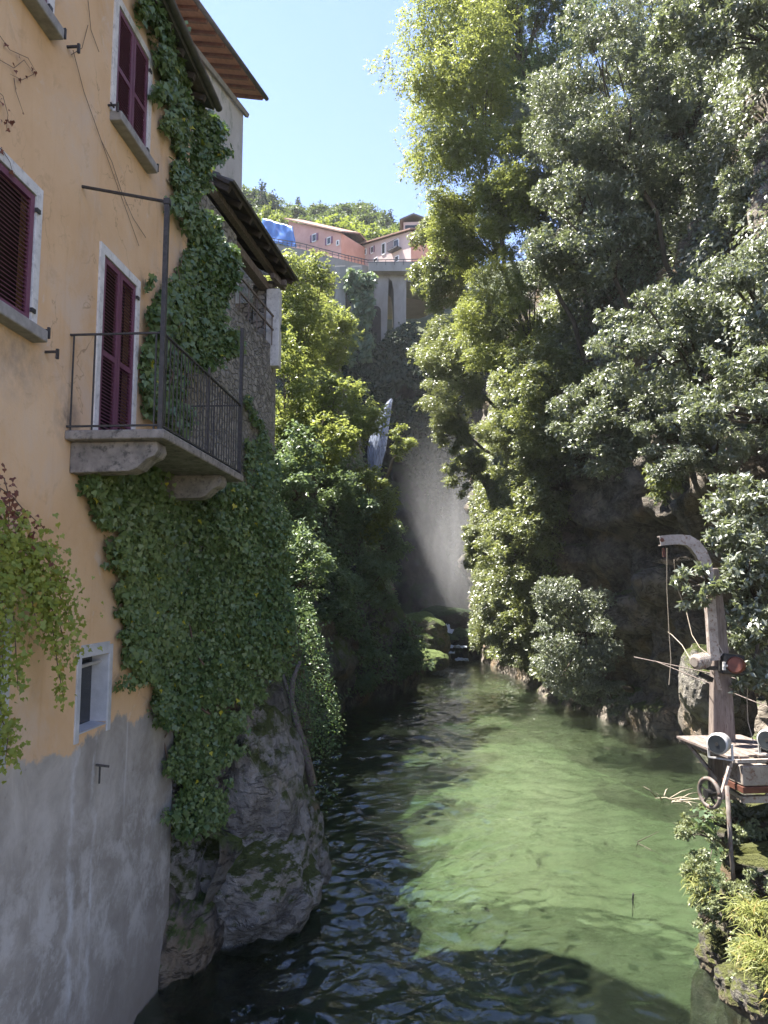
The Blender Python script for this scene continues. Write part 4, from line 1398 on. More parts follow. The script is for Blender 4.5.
boulder('brown rounded rock under the hoist post', P(688, 690, 22.5) + np.array([.6, 0, .2]), (.8, 1.0, 1.2), 19, 'boulder', 5)

boulder('knobbly rock at the waterline below the pale bank bushes', P(703, 945, 12.5) + np.array([.15, 0, -.1]), (.28, .35, .32), 31, 'bank', 4, .5)
boulder('mossy wet rock at the lowest bend of the bank', P(726, 985, 11.2) + np.array([.1, 0, 0]), (.24, .34, .26), 33, 'bank', 4, .5)
boulder('ledge of rock under the grass nearest the camera', P(752, 1006, 10.3) + np.array([.1, 0, .1]), (.25, .35, .3), 35, 'bank', 4, .5)

# leaning dead trunk by the big boulder
t = thing('dead_trunk', 'grey leaning dead trunk behind the big pale boulder', 'trunk', P(312, 782, 19.5))
B = P(312, 782, 19.5)
rng = np.random.default_rng(4)
mb = MB()
pts = [P(313, 786, 19.4), P(306, 755, 19.6), P(297, 725, 19.9), P(291, 700, 20.2), P(293, 680, 20.5), P(300, 662, 20.8)]
mb.tube([tuple(q) for q in pts], [.12, .11, .10, .09, .075, .05], 8)
mb.tube([tuple(P(291, 700, 20.2)), tuple(P(284, 680, 20.6)), tuple(P(279, 655, 21))], [.06, .05, .03], 6)
mb.build('trunk', M['greywood'], t, True, loc=tuple(B))

# ------------------------------------------------------------------ near bank under the hoist
bank_line = curve([5, 8, 10.4, 11.6, 13.0, 14.4, 16, 18.5], [4.2, 4.25, 4.3, 4.38, 4.5, 4.75, 6.4, 9.0])


def bank_x(y, z):
    return bank_line(y) + np.interp(z, [-3, 0, .6, 1.6, 2.3, 2.7, 3.0], [-.5, 0, .12, .35, .8, 2.2, 5.5])


rock_sheet('bank', bank_x, np.arange(5, 18.6, .12), np.concatenate([np.arange(-3, 2.3, .12), np.arange(2.3, 3.05, .05)]), M['bank'], -1, .48, 61, .7)

for k, (lab, c, d, r, kind, cov) in enumerate((
        ('pale leafy bush hanging off the bank under the platform', (706, 838), 12.6, (26, 32), 'pale_near', .9),
        ('pale bush trailing down the bank beside the thin pole', (700, 880), 12.3, (13, 34), 'pale_near', .9),
        ('leafy bush behind the thin pole under the platform', (748, 862), 12.9, (30, 40), 'pale_near', .8),
        ('ferny bush at the bend of the bank', (722, 900), 12.0, (20, 26), 'pale_near', .7),
        ('pale bush spilling to the waterline at the bend of the bank', (708, 912), 12.0, (18, 24), 'pale_near', .9),
        ('pale bush low over the rocks nearest the camera', (738, 962), 10.9, (16, 22), 'pale_near', .8),
        ('rounded pale bush above the straw coloured grass', (752, 890), 11.6, (24, 18), 'pale_near', .8),
        ('dark leafy bush in the shade beneath the platform', (752, 830), 13.2, (26, 30), 'laurel_near', 1.0),
        ('bright green sprig just under the platform wheel', (704, 818), 12.4, (16, 10), 'shade_near', .6))):
    _, n = plant('bank_shrub', lab, 'shrub', c, d, r, kind, (c[0] + 22, c[1] + r[1] * .5, d + .7), 16, None, cov, 300 + k, None, 'foliage', .03)
    LEAVES += n


def grass_tuft(label, c, d, spread, n, L, seed):
    rng = np.random.default_rng(seed)
    C = P(c[0], c[1], d)
    pos = C + rng.normal(size=(n, 3)) * np.array(spread)
    pos[:, 0] += np.abs(rng.normal(size=n)) * .1
    ax = unit(np.array([-.55, -.25, .25]) + rng.normal(size=(n, 3)) * .5)
    nr = unit(np.array([-.2, -.3, .9]) + rng.normal(size=(n, 3)) * .3)
    V, Fq = leaf_quads(pos, ax, nr, L * (.5 + rng.random(n)), np.full(n, .007), .2, .55)
    t = thing('grass_tuft', label, 'grass tuft', C)
    np_mesh('blade_cluster', V - C, Fq, M['grassy'], t, False, np.clip(rng.random(n) * 1.02, 0, 1))
    return t


grass_tuft('pale grass tuft spilling over the bank nearest the camera', (752, 955), 10.5, (.09, .14, .10), 900, .15, 1)
grass_tuft('straw coloured grass cushion above the rocks of the bank', (750, 912), 11.2, (.12, .14, .07), 900, .14, 2)
grass_tuft('hanging grass fringe at the edge of the bank', (697, 885), 12.3, (.07, .14, .12), 500, .16, 3)
grass_tuft('dry grass at the lowest corner of the bank', (764, 985), 10.2, (.07, .10, .07), 400, .13, 4)

# ------------------------------------------------------------------ hoist, platform, floodlights
HD = 13.2
PB = P(722, 735, HD)
sc_ = HD / F
hoist = thing('hoist', 'grey timber post carrying a curved steel hoist arm with a motor and red drum', 'hoist', PB)


def H(px, py, dd=0.0):
    return P(px, py, HD + dd)


def hb(mb, name, m, parent=hoist, smooth=False, bevel=0):
    loc = PB if parent is hoist else PB
    o = mb.build(name, m, parent, smooth, bevel, loc=tuple(PB))
    return o


# timber post, split and tapering
mb = MB()
rows = []
for k, (px0, px1, py) in enumerate(((712.5, 737, 800), (713, 736, 735), (713.5, 733, 690), (714, 729.5, 655), (714, 725, 610), (713, 719, 568))):
    a, b = H(px0, py), H(px1, py)
    dp = .30 - .02 * k
    rows.append([a, b, b + np.array([.02, dp, 0]), a + np.array([.02, dp, 0])])
for r in rows:
    mb.v += [tuple(q) for q in r]
for k in range(len(rows) - 1):
    for i in range(4):
        j = (i + 1) % 4
        mb.f.append((k * 4 + i, k * 4 + j, (k + 1) * 4 + j, (k + 1) * 4 + i))
mb.f += [(3, 2, 1, 0), (20, 21, 22, 23)]
hb(mb, 'post', M['greywood'], bevel=.02)
# curved steel channel: web plus two flanges, swept along the arm
path = [(659, 541), (668, 540), (678, 539.5), (687, 540.5), (694, 545), (700, 553), (704.5, 563), (707.5, 576), (709.5, 600), (711.5, 625), (713, 650), (714.5, 660)]
cen = [H(a, b, -.12) for a, b in path]
mb = MB()
half = [.085, .085, .085, .09, .10, .10, .095, .085, .075, .075, .075, .075]
ring = []
for k, c in enumerate(cen):
    t = unit((cen[min(k + 1, len(cen) - 1)] - cen[max(k - 1, 0)])[None])[0]
    nrm = unit(np.cross(t, np.array([0, 1.0, 0]))[None])[0]
    h = half[k]
    w = .07
    sec = [(-h, -w), (h, -w), (h, w), (h - .02, w), (h - .02, -w + .02), (-h + .02, -w + .02), (-h + .02, w), (-h, w)]
    ring.append([tuple(c + nrm * a + np.array([0, b, 0])) for a, b in sec])
for r in ring:
    mb.v += r
for k in range(len(ring) - 1):
    for i in range(8):
        j = (i + 1) % 8
        mb.f.append((k * 8 + i, k * 8 + j, (k + 1) * 8 + j, (k + 1) * 8 + i))
mb.f += [tuple(range(8))[::-1], tuple(range((len(ring) - 1) * 8, len(ring) * 8))]
arm = hb(mb, 'arm', M['galv'])
mb = MB().tube([tuple(H(662, 540, -.14)), tuple(H(662, 540, -.2))], .035, 10)
hb(mb, 'bolt', M['rust'], arm)
# pulley hook at the tip
mb = MB().bar(H(663, 548, -.1), H(664.5, 557, -.1), .05, .03)
hb(mb, 'hook', M['rust'], arm)
# motor: finned cylinder on a bracket
mb = MB()
a, b = H(694.5, 662, -.25), H(707, 660, -.12)
mb.tube([tuple(a), tuple(a + (b - a) * .06), tuple(a + (b - a) * .9), tuple(b)], [.10, .125, .125, .11], 18)
for q in (.25, .40, .55, .70):
    c = a + (b - a) * q
    mb.tube([tuple(c), tuple(c + (b - a) * .05)], .137, 18)
mot = hb(mb, 'motor', M['galv'], bevel=0)
mb = MB().tube([tuple(a + (b - a) * .0), tuple(a - (b - a) * .05)], [.10, .08], 18)
hb(mb, 'end_cap', M['cream'], mot)
mb = MB().bar(H(706, 668, -.18), H(716, 668, -.12), .10, .06).bar(H(700, 674, -.2), H(712, 680, -.1), .06, .08)
hb(mb, 'bracket', M['blackmetal'])
# drum housing and red drum
mb = MB()
mb.box(H(731, 664, -.08), (.36, .26, .34), Matrix.Rotation(.1, 3, 'Y'))
hs = hb(mb, 'housing', M['blackmetal'], bevel=.03)
a, b = H(735, 665, -.30), H(737, 665, -.12)
mb = MB().tube([tuple(a), tuple(a + (b - a) * .2), tuple(b)], [.115, .14, .14], 20)
hb(mb, 'drum', M['redpaint'], hs)
mb = MB().tube([tuple(H(724, 662, -.28)), tuple(H(724, 670, -.28))], .028, 8).tube([tuple(H(723, 666, -.30)), tuple(H(727, 666, -.26))], .02, 8)
hb(mb, 'lever', M['lamp'], hs)
# bracing strut from arm to post
mb = MB().bar(H(716, 641, -.15), H(722.5, 653, -.13), .035, .02).bar(H(722.5, 653, -.13), H(716, 660, -.13), .035, .02).bar(H(715, 668, -.14), H(720, 690, -.04), .07, .02)
hb(mb, 'strut', M['galv'])
mb = MB()
mb.tube([tuple(q) for q in (H(674, 560, .2), H(676, 585, .4), H(686, 610, .4), H(692, 635, .2), H(700, 648, 0), H(708, 654, -.1))], .008, 6)
hb(mb, 'cable', M['rope'])
mb = MB()
mb.tube([tuple(q) for q in (H(667, 548, 0), H(667, 590, .1), H(669, 630, .1), H(671, 660, .1), H(669, 685, .1))], .006, 6)
hb(mb, 'cable', M['rope'])
mb = MB()
mb.tube([tuple(q) for q in (H(748, 682, .1), H(747, 700, .1), H(748, 722, .1), H(753, 740, 0), H(756, 752, -.3))], .008, 6)
hb(mb, 'cable', M['rope'])
mb = MB()
mb.tube([tuple(q) for q in (H(692, 662, 0), H(682, 645, .5), H(672, 635, .9), H(668, 632, 1.0))], .007, 6)
hb(mb, 'cable', M['rope'])

# platform
pf = thing('work_platform', 'rusty steel work platform with plank deck jutting out over the bank', 'platform', on_water(690, 760, 3.38))
PO = on_water(690, 760, 3.38)
DZ = 3.38
A_ = on_water(681, 738, DZ)
B_ = on_water(734, 759, DZ)
ed = unit((B_ - A_)[None])[0]
out_ = np.array([-ed[1], ed[0], 0])
if out_[0] < 0:
    out_ = -out_
Ld = np.linalg.norm(B_ - A_)
mb = MB()
npl = 7
for k in range(npl):                                     # planks of the deck
    a = A_ + out_ * (k * .17)
    b = a + ed * (Ld * (.98 + .03 * math.sin(k * 2.1)))
    mb.bar(a + np.array([0, 0, .02]), b + np.array([0, 0, .02]), .162, .035)
mb.build('deck', M['plank'], pf, loc=tuple(PO))
mb = MB()
c0 = B_ + out_ * 0 + ed * .06
c1 = c0 + out_ * 2.6
mb.bar(A_ + np.array([0, 0, -.035]), B_ + np.array([0, 0, -.035]), .05, .06)
mb.bar(c0 + np.array([0, 0, -.02]), c1 + np.array([0, 0, -.02]), .06, .05)
mb.bar(A_ + out_ * 1.2 + np.array([0, 0, -.035]), B_ + out_ * 1.2 + np.array([0, 0, -.035]), .05, .06)
# lower beam and struts
lz = DZ - .62
lo = lambda s, w: np.array([*(A_ + ed * s + out_ * w)[:2], lz])
mb.bar(lo(.55, .32), lo(Ld - .05, .18), .07, .06)
mb.bar(lo(Ld - .05, .12), lo(Ld - .05, .0) + out_ * 2.7, .09, .10)
mb.bar(A_ + ed * .12, lo(.6, .34), .055, .05)
mb.bar(B_ - ed * .12 + out_ * .05, lo(Ld - .12, .0) + out_ * -.18, .055, .05)
mb.bar(B_ + out_ * .95, lo(Ld - .1, .55), .055, .05)
mb.build('frame', M['galv'], pf, loc=tuple(PO))
mb = MB()
bc = P(733, 772, 12.25) + out_ * .22
Rz = Matrix.Rotation(math.atan2(ed[1], ed[0]), 3, 'Z')
mb.box(bc, (.55, .46, .30), Rz)
mb.build('box', M['cream'], pf, bevel=.02, loc=tuple(PO))
mb = MB()
mb.box(bc + np.array([0, 0, -.205]), (.57, .48, .10), Rz)
mb.build('skirt', M['rust'], pf, bevel=.01, loc=tuple(PO))
# the rubber-rimmed wheel that hangs below
wc = P(709.5, 793, 12.0)
wd = unit(np.array([[.40, -.92, 0]]))[0]
wu = np.array([0, 0, 1.0])
mb = MB()
ringp = [tuple(wc + (wd * math.cos(q) * .21 + wu * math.sin(q) * .21)) for q in np.linspace(0, 2 * PI, 33)]
mb.tube(ringp, .032, 8)
whl = mb.build('wheel', M['darksteel'], pf, True, loc=tuple(PO))
mb = MB()
for k in range(5):
    q = k * 2 * PI / 5 + .3
    mb.bar(wc, wc + (wd * math.cos(q) + wu * math.sin(q)) * .20, .03, .02)
ax_ = np.cross(wd, wu)
mb.tube([tuple(wc - ax_ * .08), tuple(wc + ax_ * .08)], .06, 12)
mb.build('spoke', M['blackmetal'], whl, loc=tuple(PO))
mb = MB()
pb = P(727, 786, 12.1)
mb.tube([tuple(pb), tuple(P(731, 850, 12.1)), tuple(P(736, 908, 12.1))], .035, 8)
mb.build('pole', M['darksteel'], pf, True, loc=tuple(PO))
# dark chain and rope heaped on the deck
rng = np.random.default_rng(12)
mb = MB()
cz_ = B_ + out_ * .95 - ed * .25 + np.array([0, 0, .09])
pts = []
for k in range(46):
    q = k * .55
    pts.append(tuple(cz_ + out_ * (.34 * math.cos(q) + .25 * (k / 46)) + ed * (.14 * math.sin(q)) + np.array([0, 0, .03 * math.sin(k * 1.9) + .0015 * k])))
mb.tube(pts, .028, 6)
ch = mb.build('chain', M['blackmetal'], None, True)
tag(ch, 'black chain heaped on the platform deck between the floodlights', 'chain')


def floodlight(label, c, face, r=.15, tilt=.1):
    t = thing('floodlight', label, 'floodlight', c, 'floodlights on the platform')
    f = unit(np.array([face], float))[0]
    mb = MB()
    prof = [(0, r), (.02, r * 1.04), (.05, r * 1.04), (.07, r), (.20, r * .93), (.26, r * .72), (.29, r * .4)]
    mb.tube([tuple(-f * a) for a, _ in prof], [q for _, q in prof], 24)
    mb.build('housing', M['lamp'], t, True)
    mb = MB().tube([tuple(f * .004), tuple(f * .012)], r * .86, 24)
    mb.build('lens', M['glass'], t)
    mb = MB()
    for a in np.linspace(0, 2 * PI, 25)[:-1]:
        pass
    mb.tube([tuple(f * .012), tuple(f * .02)], r * .18, 12)
    mb.build('bulb', M['blackmetal'], t)
    s = unit(np.cross(f, [0, 0, 1])[None])[0]
    mb = MB()
    for sg in (-1, 1):
        mb.bar(s * sg * r * 1.12 - f * .12, s * sg * r * 1.12 - f * .12 + np.array([0, 0, -r * 1.5]), .03, .02)
    mb.bar(-s * r * 1.12 - f * .12 + np.array([0, 0, -r * 1.5]), s * r * 1.12 - f * .12 + np.array([0, 0, -r * 1.5]), .04, .02)
    mb.build('yoke', M['lamp'], t)
    return t


floodlight('light grey round floodlight with dark lens at the platform corner', P(717, 744, 11.45), (-.62, -.75, .02))
floodlight('grey floodlight at the outer end of the platform, cut by the frame', P(767, 740, 11.6), (-.7, -.68, .1))

# thin rods fixed to the rock
mb = MB()
mb.tube([tuple(P(634, 657, 20)), tuple(P(790, 690, 17.0))], .014, 6)
mb.tube([tuple(P(655, 661, 19.5)), tuple(P(770, 708, 17.0))], .013, 6)
tag(mb.build('rod', M['greywood'], None), 'pair of thin rods projecting from the rock behind the hoist', 'rod')
# floating branch, twigs and a stake in the stream
rng = np.random.default_rng(8)
t = thing('floating_branch', 'thin yellowish branch floating beside the bushes under the platform', 'branch', on_water(680, 800))
B = on_water(680, 800)
mb = MB()
for k in range(12):
    a = on_water(672 + rng.normal() * 9, 800 + rng.normal() * 2, .06)
    b = a + np.array([rng.normal() * .5 + .3, rng.normal() * .35, abs(rng.normal()) * .14])
    mb.tube([tuple(a), tuple((a + b) / 2 + np.array([0, 0, .05])), tuple(b)], [.02, .015, .006], 5)
mb.build('twig', M['rope'], t, True, loc=tuple(B))
q = on_water(632, 900)
mb = MB().tube([tuple(q + np.array([0, 0, -.3])), tuple(q + np.array([.02, 0, .06])), tuple(q + np.array([.03, .0, .12]))], [.015, .015, .02], 6)
tag(mb.build('stake', M['blackmetal'], None, True), 'small dark stake standing out of the green water', 'stake')
mb = MB()
q = on_water(636, 846)
mb.tube([tuple(q + np.array([-.0, 0, -.1])), tuple(q + np.array([.05, 0, .1])), tuple(q + np.array([.55, .05, .32]))], [.012, .012, .006], 5)
mb.tube([tuple(q + np.array([.05, 0, .06])), tuple(q + np.array([.3, -.4, .02])), tuple(q + np.array([.5, -.7, -.03]))], [.01, .008, .005], 5)
tag(mb.build('twig', M['bark'], None, True), 'forked dark twig sticking out of the water near the stake', 'twig')

# ------------------------------------------------------------------ waterfall, rapids
def ribbon(name, pts, widths, m, label, cat, bulge=.25, seed=0):
    rng = np.random.default_rng(seed)
    V, nS = [], 13
    for k, (p, w) in enumerate(zip(pts, widths)):
        for i in range(nS):
            a = -1 + 2 * i / (nS - 1)
            V.append(np.array(p) + np.array([a * w, -bulge * (1 - a * a) + .10 * math.sin(i * 2.3 + .2 * k) * .3, 0]))
        for i in range(nS):
            a = 1 - 2 * i / (nS - 1)
            V.append(np.array(p) + np.array([a * w * .98, .25, -.02]))
    V = np.array(V)
    V[:, 1] += fbm(V * np.array([2.5, 1, .35]), 3, seed) * .06
    I = np.arange(len(V)).reshape(len(pts), nS * 2)
    J = np.roll(I, -1, 1)
    Fq = np.stack([I[:-1], J[:-1], J[1:], I[1:]], -1).reshape(-1, 4)
    return np_mesh(name, V, Fq, m, None, True)


pts, wd_ = [], []
for k, (px, py, w) in enumerate(((391.5, 399, 1.2), (389.5, 402, 2.5), (387, 408, 4.2), (384, 416, 6.4), (381, 426, 8.0), (378.5, 438, 9.0), (376.5, 450, 9.2), (374, 470, 6), (372, 500, 6), (370, 560, 7), (369, 600, 8))):
    pts.append(P(px, py, 77.0 - .35 * min(k, 6)))
    wd_.append(w * 77 / F)
tag(ribbon('waterfall', pts, wd_, M['fall'], '', ''), kind='structure')
for (pts_, w_) in ((((438, 630), (443, 634), (450, 637)), (.5, .9, .6)), (((432, 646), (442, 647.5), (456, 647)), (.7, 1.0, .5))):
    pass
# broken white water between the rocks
mb = MB()
rng = np.random.default_rng(3)
for (px, py, d, wx, wy, hz) in ((441, 624, 67, .8, 1.2, .55), (446, 629, 66, 1.1, .9, .45), (452, 634, 65, .6, .9, .3), (438, 634, 65, .5, .6, .4), (448, 646, 61, 1.5, .35, .14), (440, 645, 61.5, .7, .4, .16), (462, 659, 58, .5, .4, .08), (443, 652, 59, .9, .25, .07)):
    c = P(px, py, d)
    n0 = len(mb.v)
    G = 16
    for i in range(G):
        for j in range(G):
            a, b = -1 + 2 * i / (G - 1), -1 + 2 * j / (G - 1)
            f = max(0, 1 - (a * a + b * b) * (1 + .5 * rng.normal()))
            mb.v.append((c[0] + a * wx + rng.normal() * .05, c[1] + b * wy, c[2] - hz + hz * f ** .6 + rng.normal() * .06 * (f > 0)))
    for i in range(G - 1):
        for j in range(G - 1):
            q = n0 + i * G + j
            mb.f.append((q, q + G, q + G + 1, q + 1))
tag(mb.build('rapids', M['foam'], None, True), kind='structure')
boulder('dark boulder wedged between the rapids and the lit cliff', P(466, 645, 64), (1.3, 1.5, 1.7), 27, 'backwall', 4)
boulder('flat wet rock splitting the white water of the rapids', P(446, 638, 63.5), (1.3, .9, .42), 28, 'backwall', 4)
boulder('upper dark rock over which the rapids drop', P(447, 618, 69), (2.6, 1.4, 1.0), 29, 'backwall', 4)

# ------------------------------------------------------------------ road viaduct
via = thing('viaduct', 'pale concrete road viaduct with arches high across the end of the gorge', 'bridge', P(350, 300, 84))
VO = P(350, 300, 84)


def vpanel(p0, p1, d0, d1, ztop, prof, thick, name, m):
    """prof: polygon in (fraction along, py) pixels between two ends"""
    a, b = P(p0, 300, d0), P(p1, 300, d1)
    a[2] = b[2] = 0
    u = b - a
    Lq = np.linalg.norm(u)
    u = u / Lq
    nrm = np.array([-u[1], u[0], 0])
    if nrm[1] < 0:
        nrm = -nrm
    dm = (d0 + d1) / 2
    poly = [(t * Lq, P(p0 + (p1 - p0) * t, py, d0 + (d1 - d0) * t)[2]) for t, py in prof]
    return MB().prism(poly, a, u, (0, 0, 1), nrm * thick).build(name, m, via, loc=tuple(VO))


def arch_prof(t0, t1, base, crown, n=14):
    r = []
    for i in range(n + 1):
        q = PI * (1 - i / n)
        r.append(((t0 + t1) / 2 + (t1 - t0) / 2 * math.cos(q), base - (base - crown) * math.sin(q)))
    return r


# main span: parapet on top, big arch between px 292 and 345
ptop = lambda px: np.interp(px, [270, 300, 345, 372, 415], [243, 248, 260, 266, 264])
prof = [(0, ptop(270)), (.3, ptop(300)), (.75, ptop(345)), (1, ptop(370)), (1, 345), (.92, 345), (.92, 300)]
prof = [(0, 243.5), (.30, 249), (.75, 260.5), (1.0, 266.5), (1.0, 345), (.76, 345)] + arch_prof(.22, .76, 318, 268)[::-1] + [(.22, 345), (0, 345)]
prof = [(a, b) for a, b in prof]
vpanel(270, 370, 80, 84.5, 0, prof, 5.0, 'arch_span', M['concrete'])
prof = [(0, 268), (1, 270), (1, 278), (.98, 284)] + [(.66, 281), (.65, 345), (.44, 345), (.43, 290), (.40, 281), (.34, 278), (.30, 345), (0, 345)]
vpanel(370, 425, 84.6, 85.2, 0, prof, 5.0, 'pier', M['concrete'])
prof = [(0, 261.5), (1, 261.5), (1, 271), (0, 271)]
vpanel(368.5, 432, 83.4, 84.2, 0, prof, 6.5, 'deck_slab', M['concrete'])
prof = [(0, 272), (1, 283), (1, 350), (0, 350)]
mb = MB()
for px in (341, 357):
    a = P(px, 300, 82.6)
    b = P(px, 268, 82.6)
    mb.bar((a[0], a[1], 22), (a[0], a[1], b[2]), 1.3, 1.3)
mb.build('pier', M['concrete'], via, bevel=.08, loc=tuple(VO))
# dark arched blocks on the piers, niche shade put into their colour
for (px, y0, y1, wpx, dd) in ((376, 306, 345, 10, 84.0), (352.5, 290, 302, 6, 81.9)):
    poly = []
    c = P(px, y1, dd)
    w = wpx * dd / F / 2
    zt_ = P(px, y0, dd)[2]
    zb_ = P(px, y1, dd)[2]
    poly = [(-w, zb_), (w, zb_)] + [(w * math.cos(q), zt_ - w + w * math.sin(q)) for q in np.linspace(0, PI, 10)]
    MB().prism(poly, (c[0], dd - .02, 0), (1, 0, 0), (0, 0, 1), (0, .4, 0)).build('niche_shade', M['void'], via, loc=tuple(VO))
# railing along the road
mb = MB()
pr = [P(px, ptop(px) - 5, d) for px, d in ((270, 80), (300, 81.3), (345, 83.2), (368, 83.4), (430, 84.2))]
for a, b in zip(pr[:-1], pr[1:]):
    mb.bar(a, b, .08, .08)
    mb.bar(a - np.array([0, 0, .3]), b - np.array([0, 0, .3]), .05, .05)
    for k in range(7):
        q = a + (b - a) * k / 7
        mb.bar(q - np.array([0, 0, .65]), q, .06)
mb.build('railing', M['iron'], via, loc=tuple(VO))
# ivy over the pier and green cover on the end wall
VIVY = [(346, 268), (372, 272), (375, 280), (372, 308), (368, 330), (372, 360), (352, 365), (348, 330), (356, 300), (348, 288)]


def flat_ivy(name, label, polys, n, L, seed, d, thick, mk='ivy', kind=None):
    rng = np.random.default_rng(seed)
    Q = []
    for poly, fr in polys:
        pa = np.array(poly, float)
        lo, hi = pa.min(0), pa.max(0)
        q = lo + rng.random((int(n * fr * 3), 2)) * (hi - lo)
        jit = np.stack([fbm(np.c_[q / 6, q[:, :1] * 0], 3, seed + 2), fbm(np.c_[q / 6 + 40, q[:, :1] * 0], 3, seed + 3)], 1) * 7
        Q.append(q[in_poly(q[:, 0] + jit[:, 0], q[:, 1] + jit[:, 1], poly)][:int(n * fr)])
    q = np.concatenate(Q)
    dep = d(q[:, 0], q[:, 1]) - thick * rng.random(len(q)) * (.5 + .8 * fbm(np.c_[q / 7, q[:, :1] * 0], 3, seed))
    R = np.array([ray(a, b) for a, b in q])
    pos = EYE + R * (dep / R[:, 1])[:, None]
    ax = unit(np.array([.0, -.3, -.8]) + rng.normal(size=pos.shape) * .5)
    nr = unit(np.array([0, -.7, .6]) + rng.normal(size=pos.shape) * .5)
    V, Fq = leaf_quads(pos, ax, nr, L * (.6 + .8 * rng.random(len(pos))), L * .38 * (.7 + .6 * rng.random(len(pos))))
    B = pos.mean(0)
    if kind == 'stuff':
        o = np_mesh(name, V, Fq, M[mk], None, False, np.clip(rng.random(len(pos)), 0, .94))
        return tag(o, label, None, None, 'stuff')
    t = thing(name, label, 'climber', B)
    np_mesh('foliage', V - B, Fq, M[mk], t, False, np.clip(rng.random(len(pos)), 0, .94))
    return t


flat_ivy('ivy', 'dense ivy sheet covering the viaduct pier', [(VIVY, 1)], 5000, .55, 71, lambda x, y: x * 0 + 82.0, 1.6, 'shade')
WALLG = [(330, 330), (345, 300), (352, 330), (372, 318), (376, 350), (395, 330), (412, 320), (430, 340), (430, 400), (415, 392), (400, 380), (392, 398), (370, 410), (340, 420)]
WALLG2 = [(388, 396), (440, 396), (480, 450), (480, 600), (450, 560), (430, 500), (405, 470)]
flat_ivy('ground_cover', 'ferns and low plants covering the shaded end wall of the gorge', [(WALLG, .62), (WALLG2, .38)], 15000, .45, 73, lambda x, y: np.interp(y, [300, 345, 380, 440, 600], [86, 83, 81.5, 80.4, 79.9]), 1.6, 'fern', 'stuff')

# low cover on both cliffs: small hanging plants nobody could count
def cover(name, label, fx, n, yr, zr, side, L, seed, mk, thr, patch=.35):
    rng = np.random.default_rng(seed)
    y = yr[0] + rng.random(n * 3) * (yr[1] - yr[0])
    z = zr[0] + rng.random(n * 3) * (zr[1] - zr[0])
    p = np.stack([y * 0, y, z], 1)
    k = fbm(p * patch, 4, seed) > thr
    y, z = y[k][:n], z[k][:n]
    x = fx(y, z)
    p = np.stack([x, y, z], 1)
    pos = p + np.array([side, 0, 0]) * (.1 + rng.random(len(p)) * 1.0)[:, None]
    ax = unit(np.array([side * .55, -.1, -.45]) + rng.normal(size=pos.shape) * .5)
    nr = unit(np.array([side * .4, -.3, .7]) + rng.normal(size=pos.shape) * .45)
    V, Fq = leaf_quads(pos, ax, nr, L * (.5 + rng.random(len(pos))), L * .28 * (.6 + .8 * rng.random(len(pos))))
    o = np_mesh(name, V, Fq, M[mk], None, False, np.clip(rng.random(len(pos)), 0, .94))
    return tag(o, label, None, None, 'stuff')


cover('ground_cover', 'ferns and trailing plants rooted all over the sunlit cliff', right_x, 90000, (36, 62), (1.0, 24), -1, .19, 81, 'mixed', -.12)
cover('ground_cover', 'leafy undergrowth clothing the wooded top of the cliff', right_x, 110000, (14, 46), (11, 32), -1, .17, 82, 'laurel', -.25)
cover('ground_cover', 'undergrowth and ferns over the shaded cliff below the barn', left_x, 26000, (24, 60), (1.0, 22), 1, .20, 83, 'shade', .02)
cover('ground_cover', 'small leaved weeds on the rock under the barn', left_x, 5000, (15, 23), (1.6, 6), 1, .06, 84, 'ivy', .05)

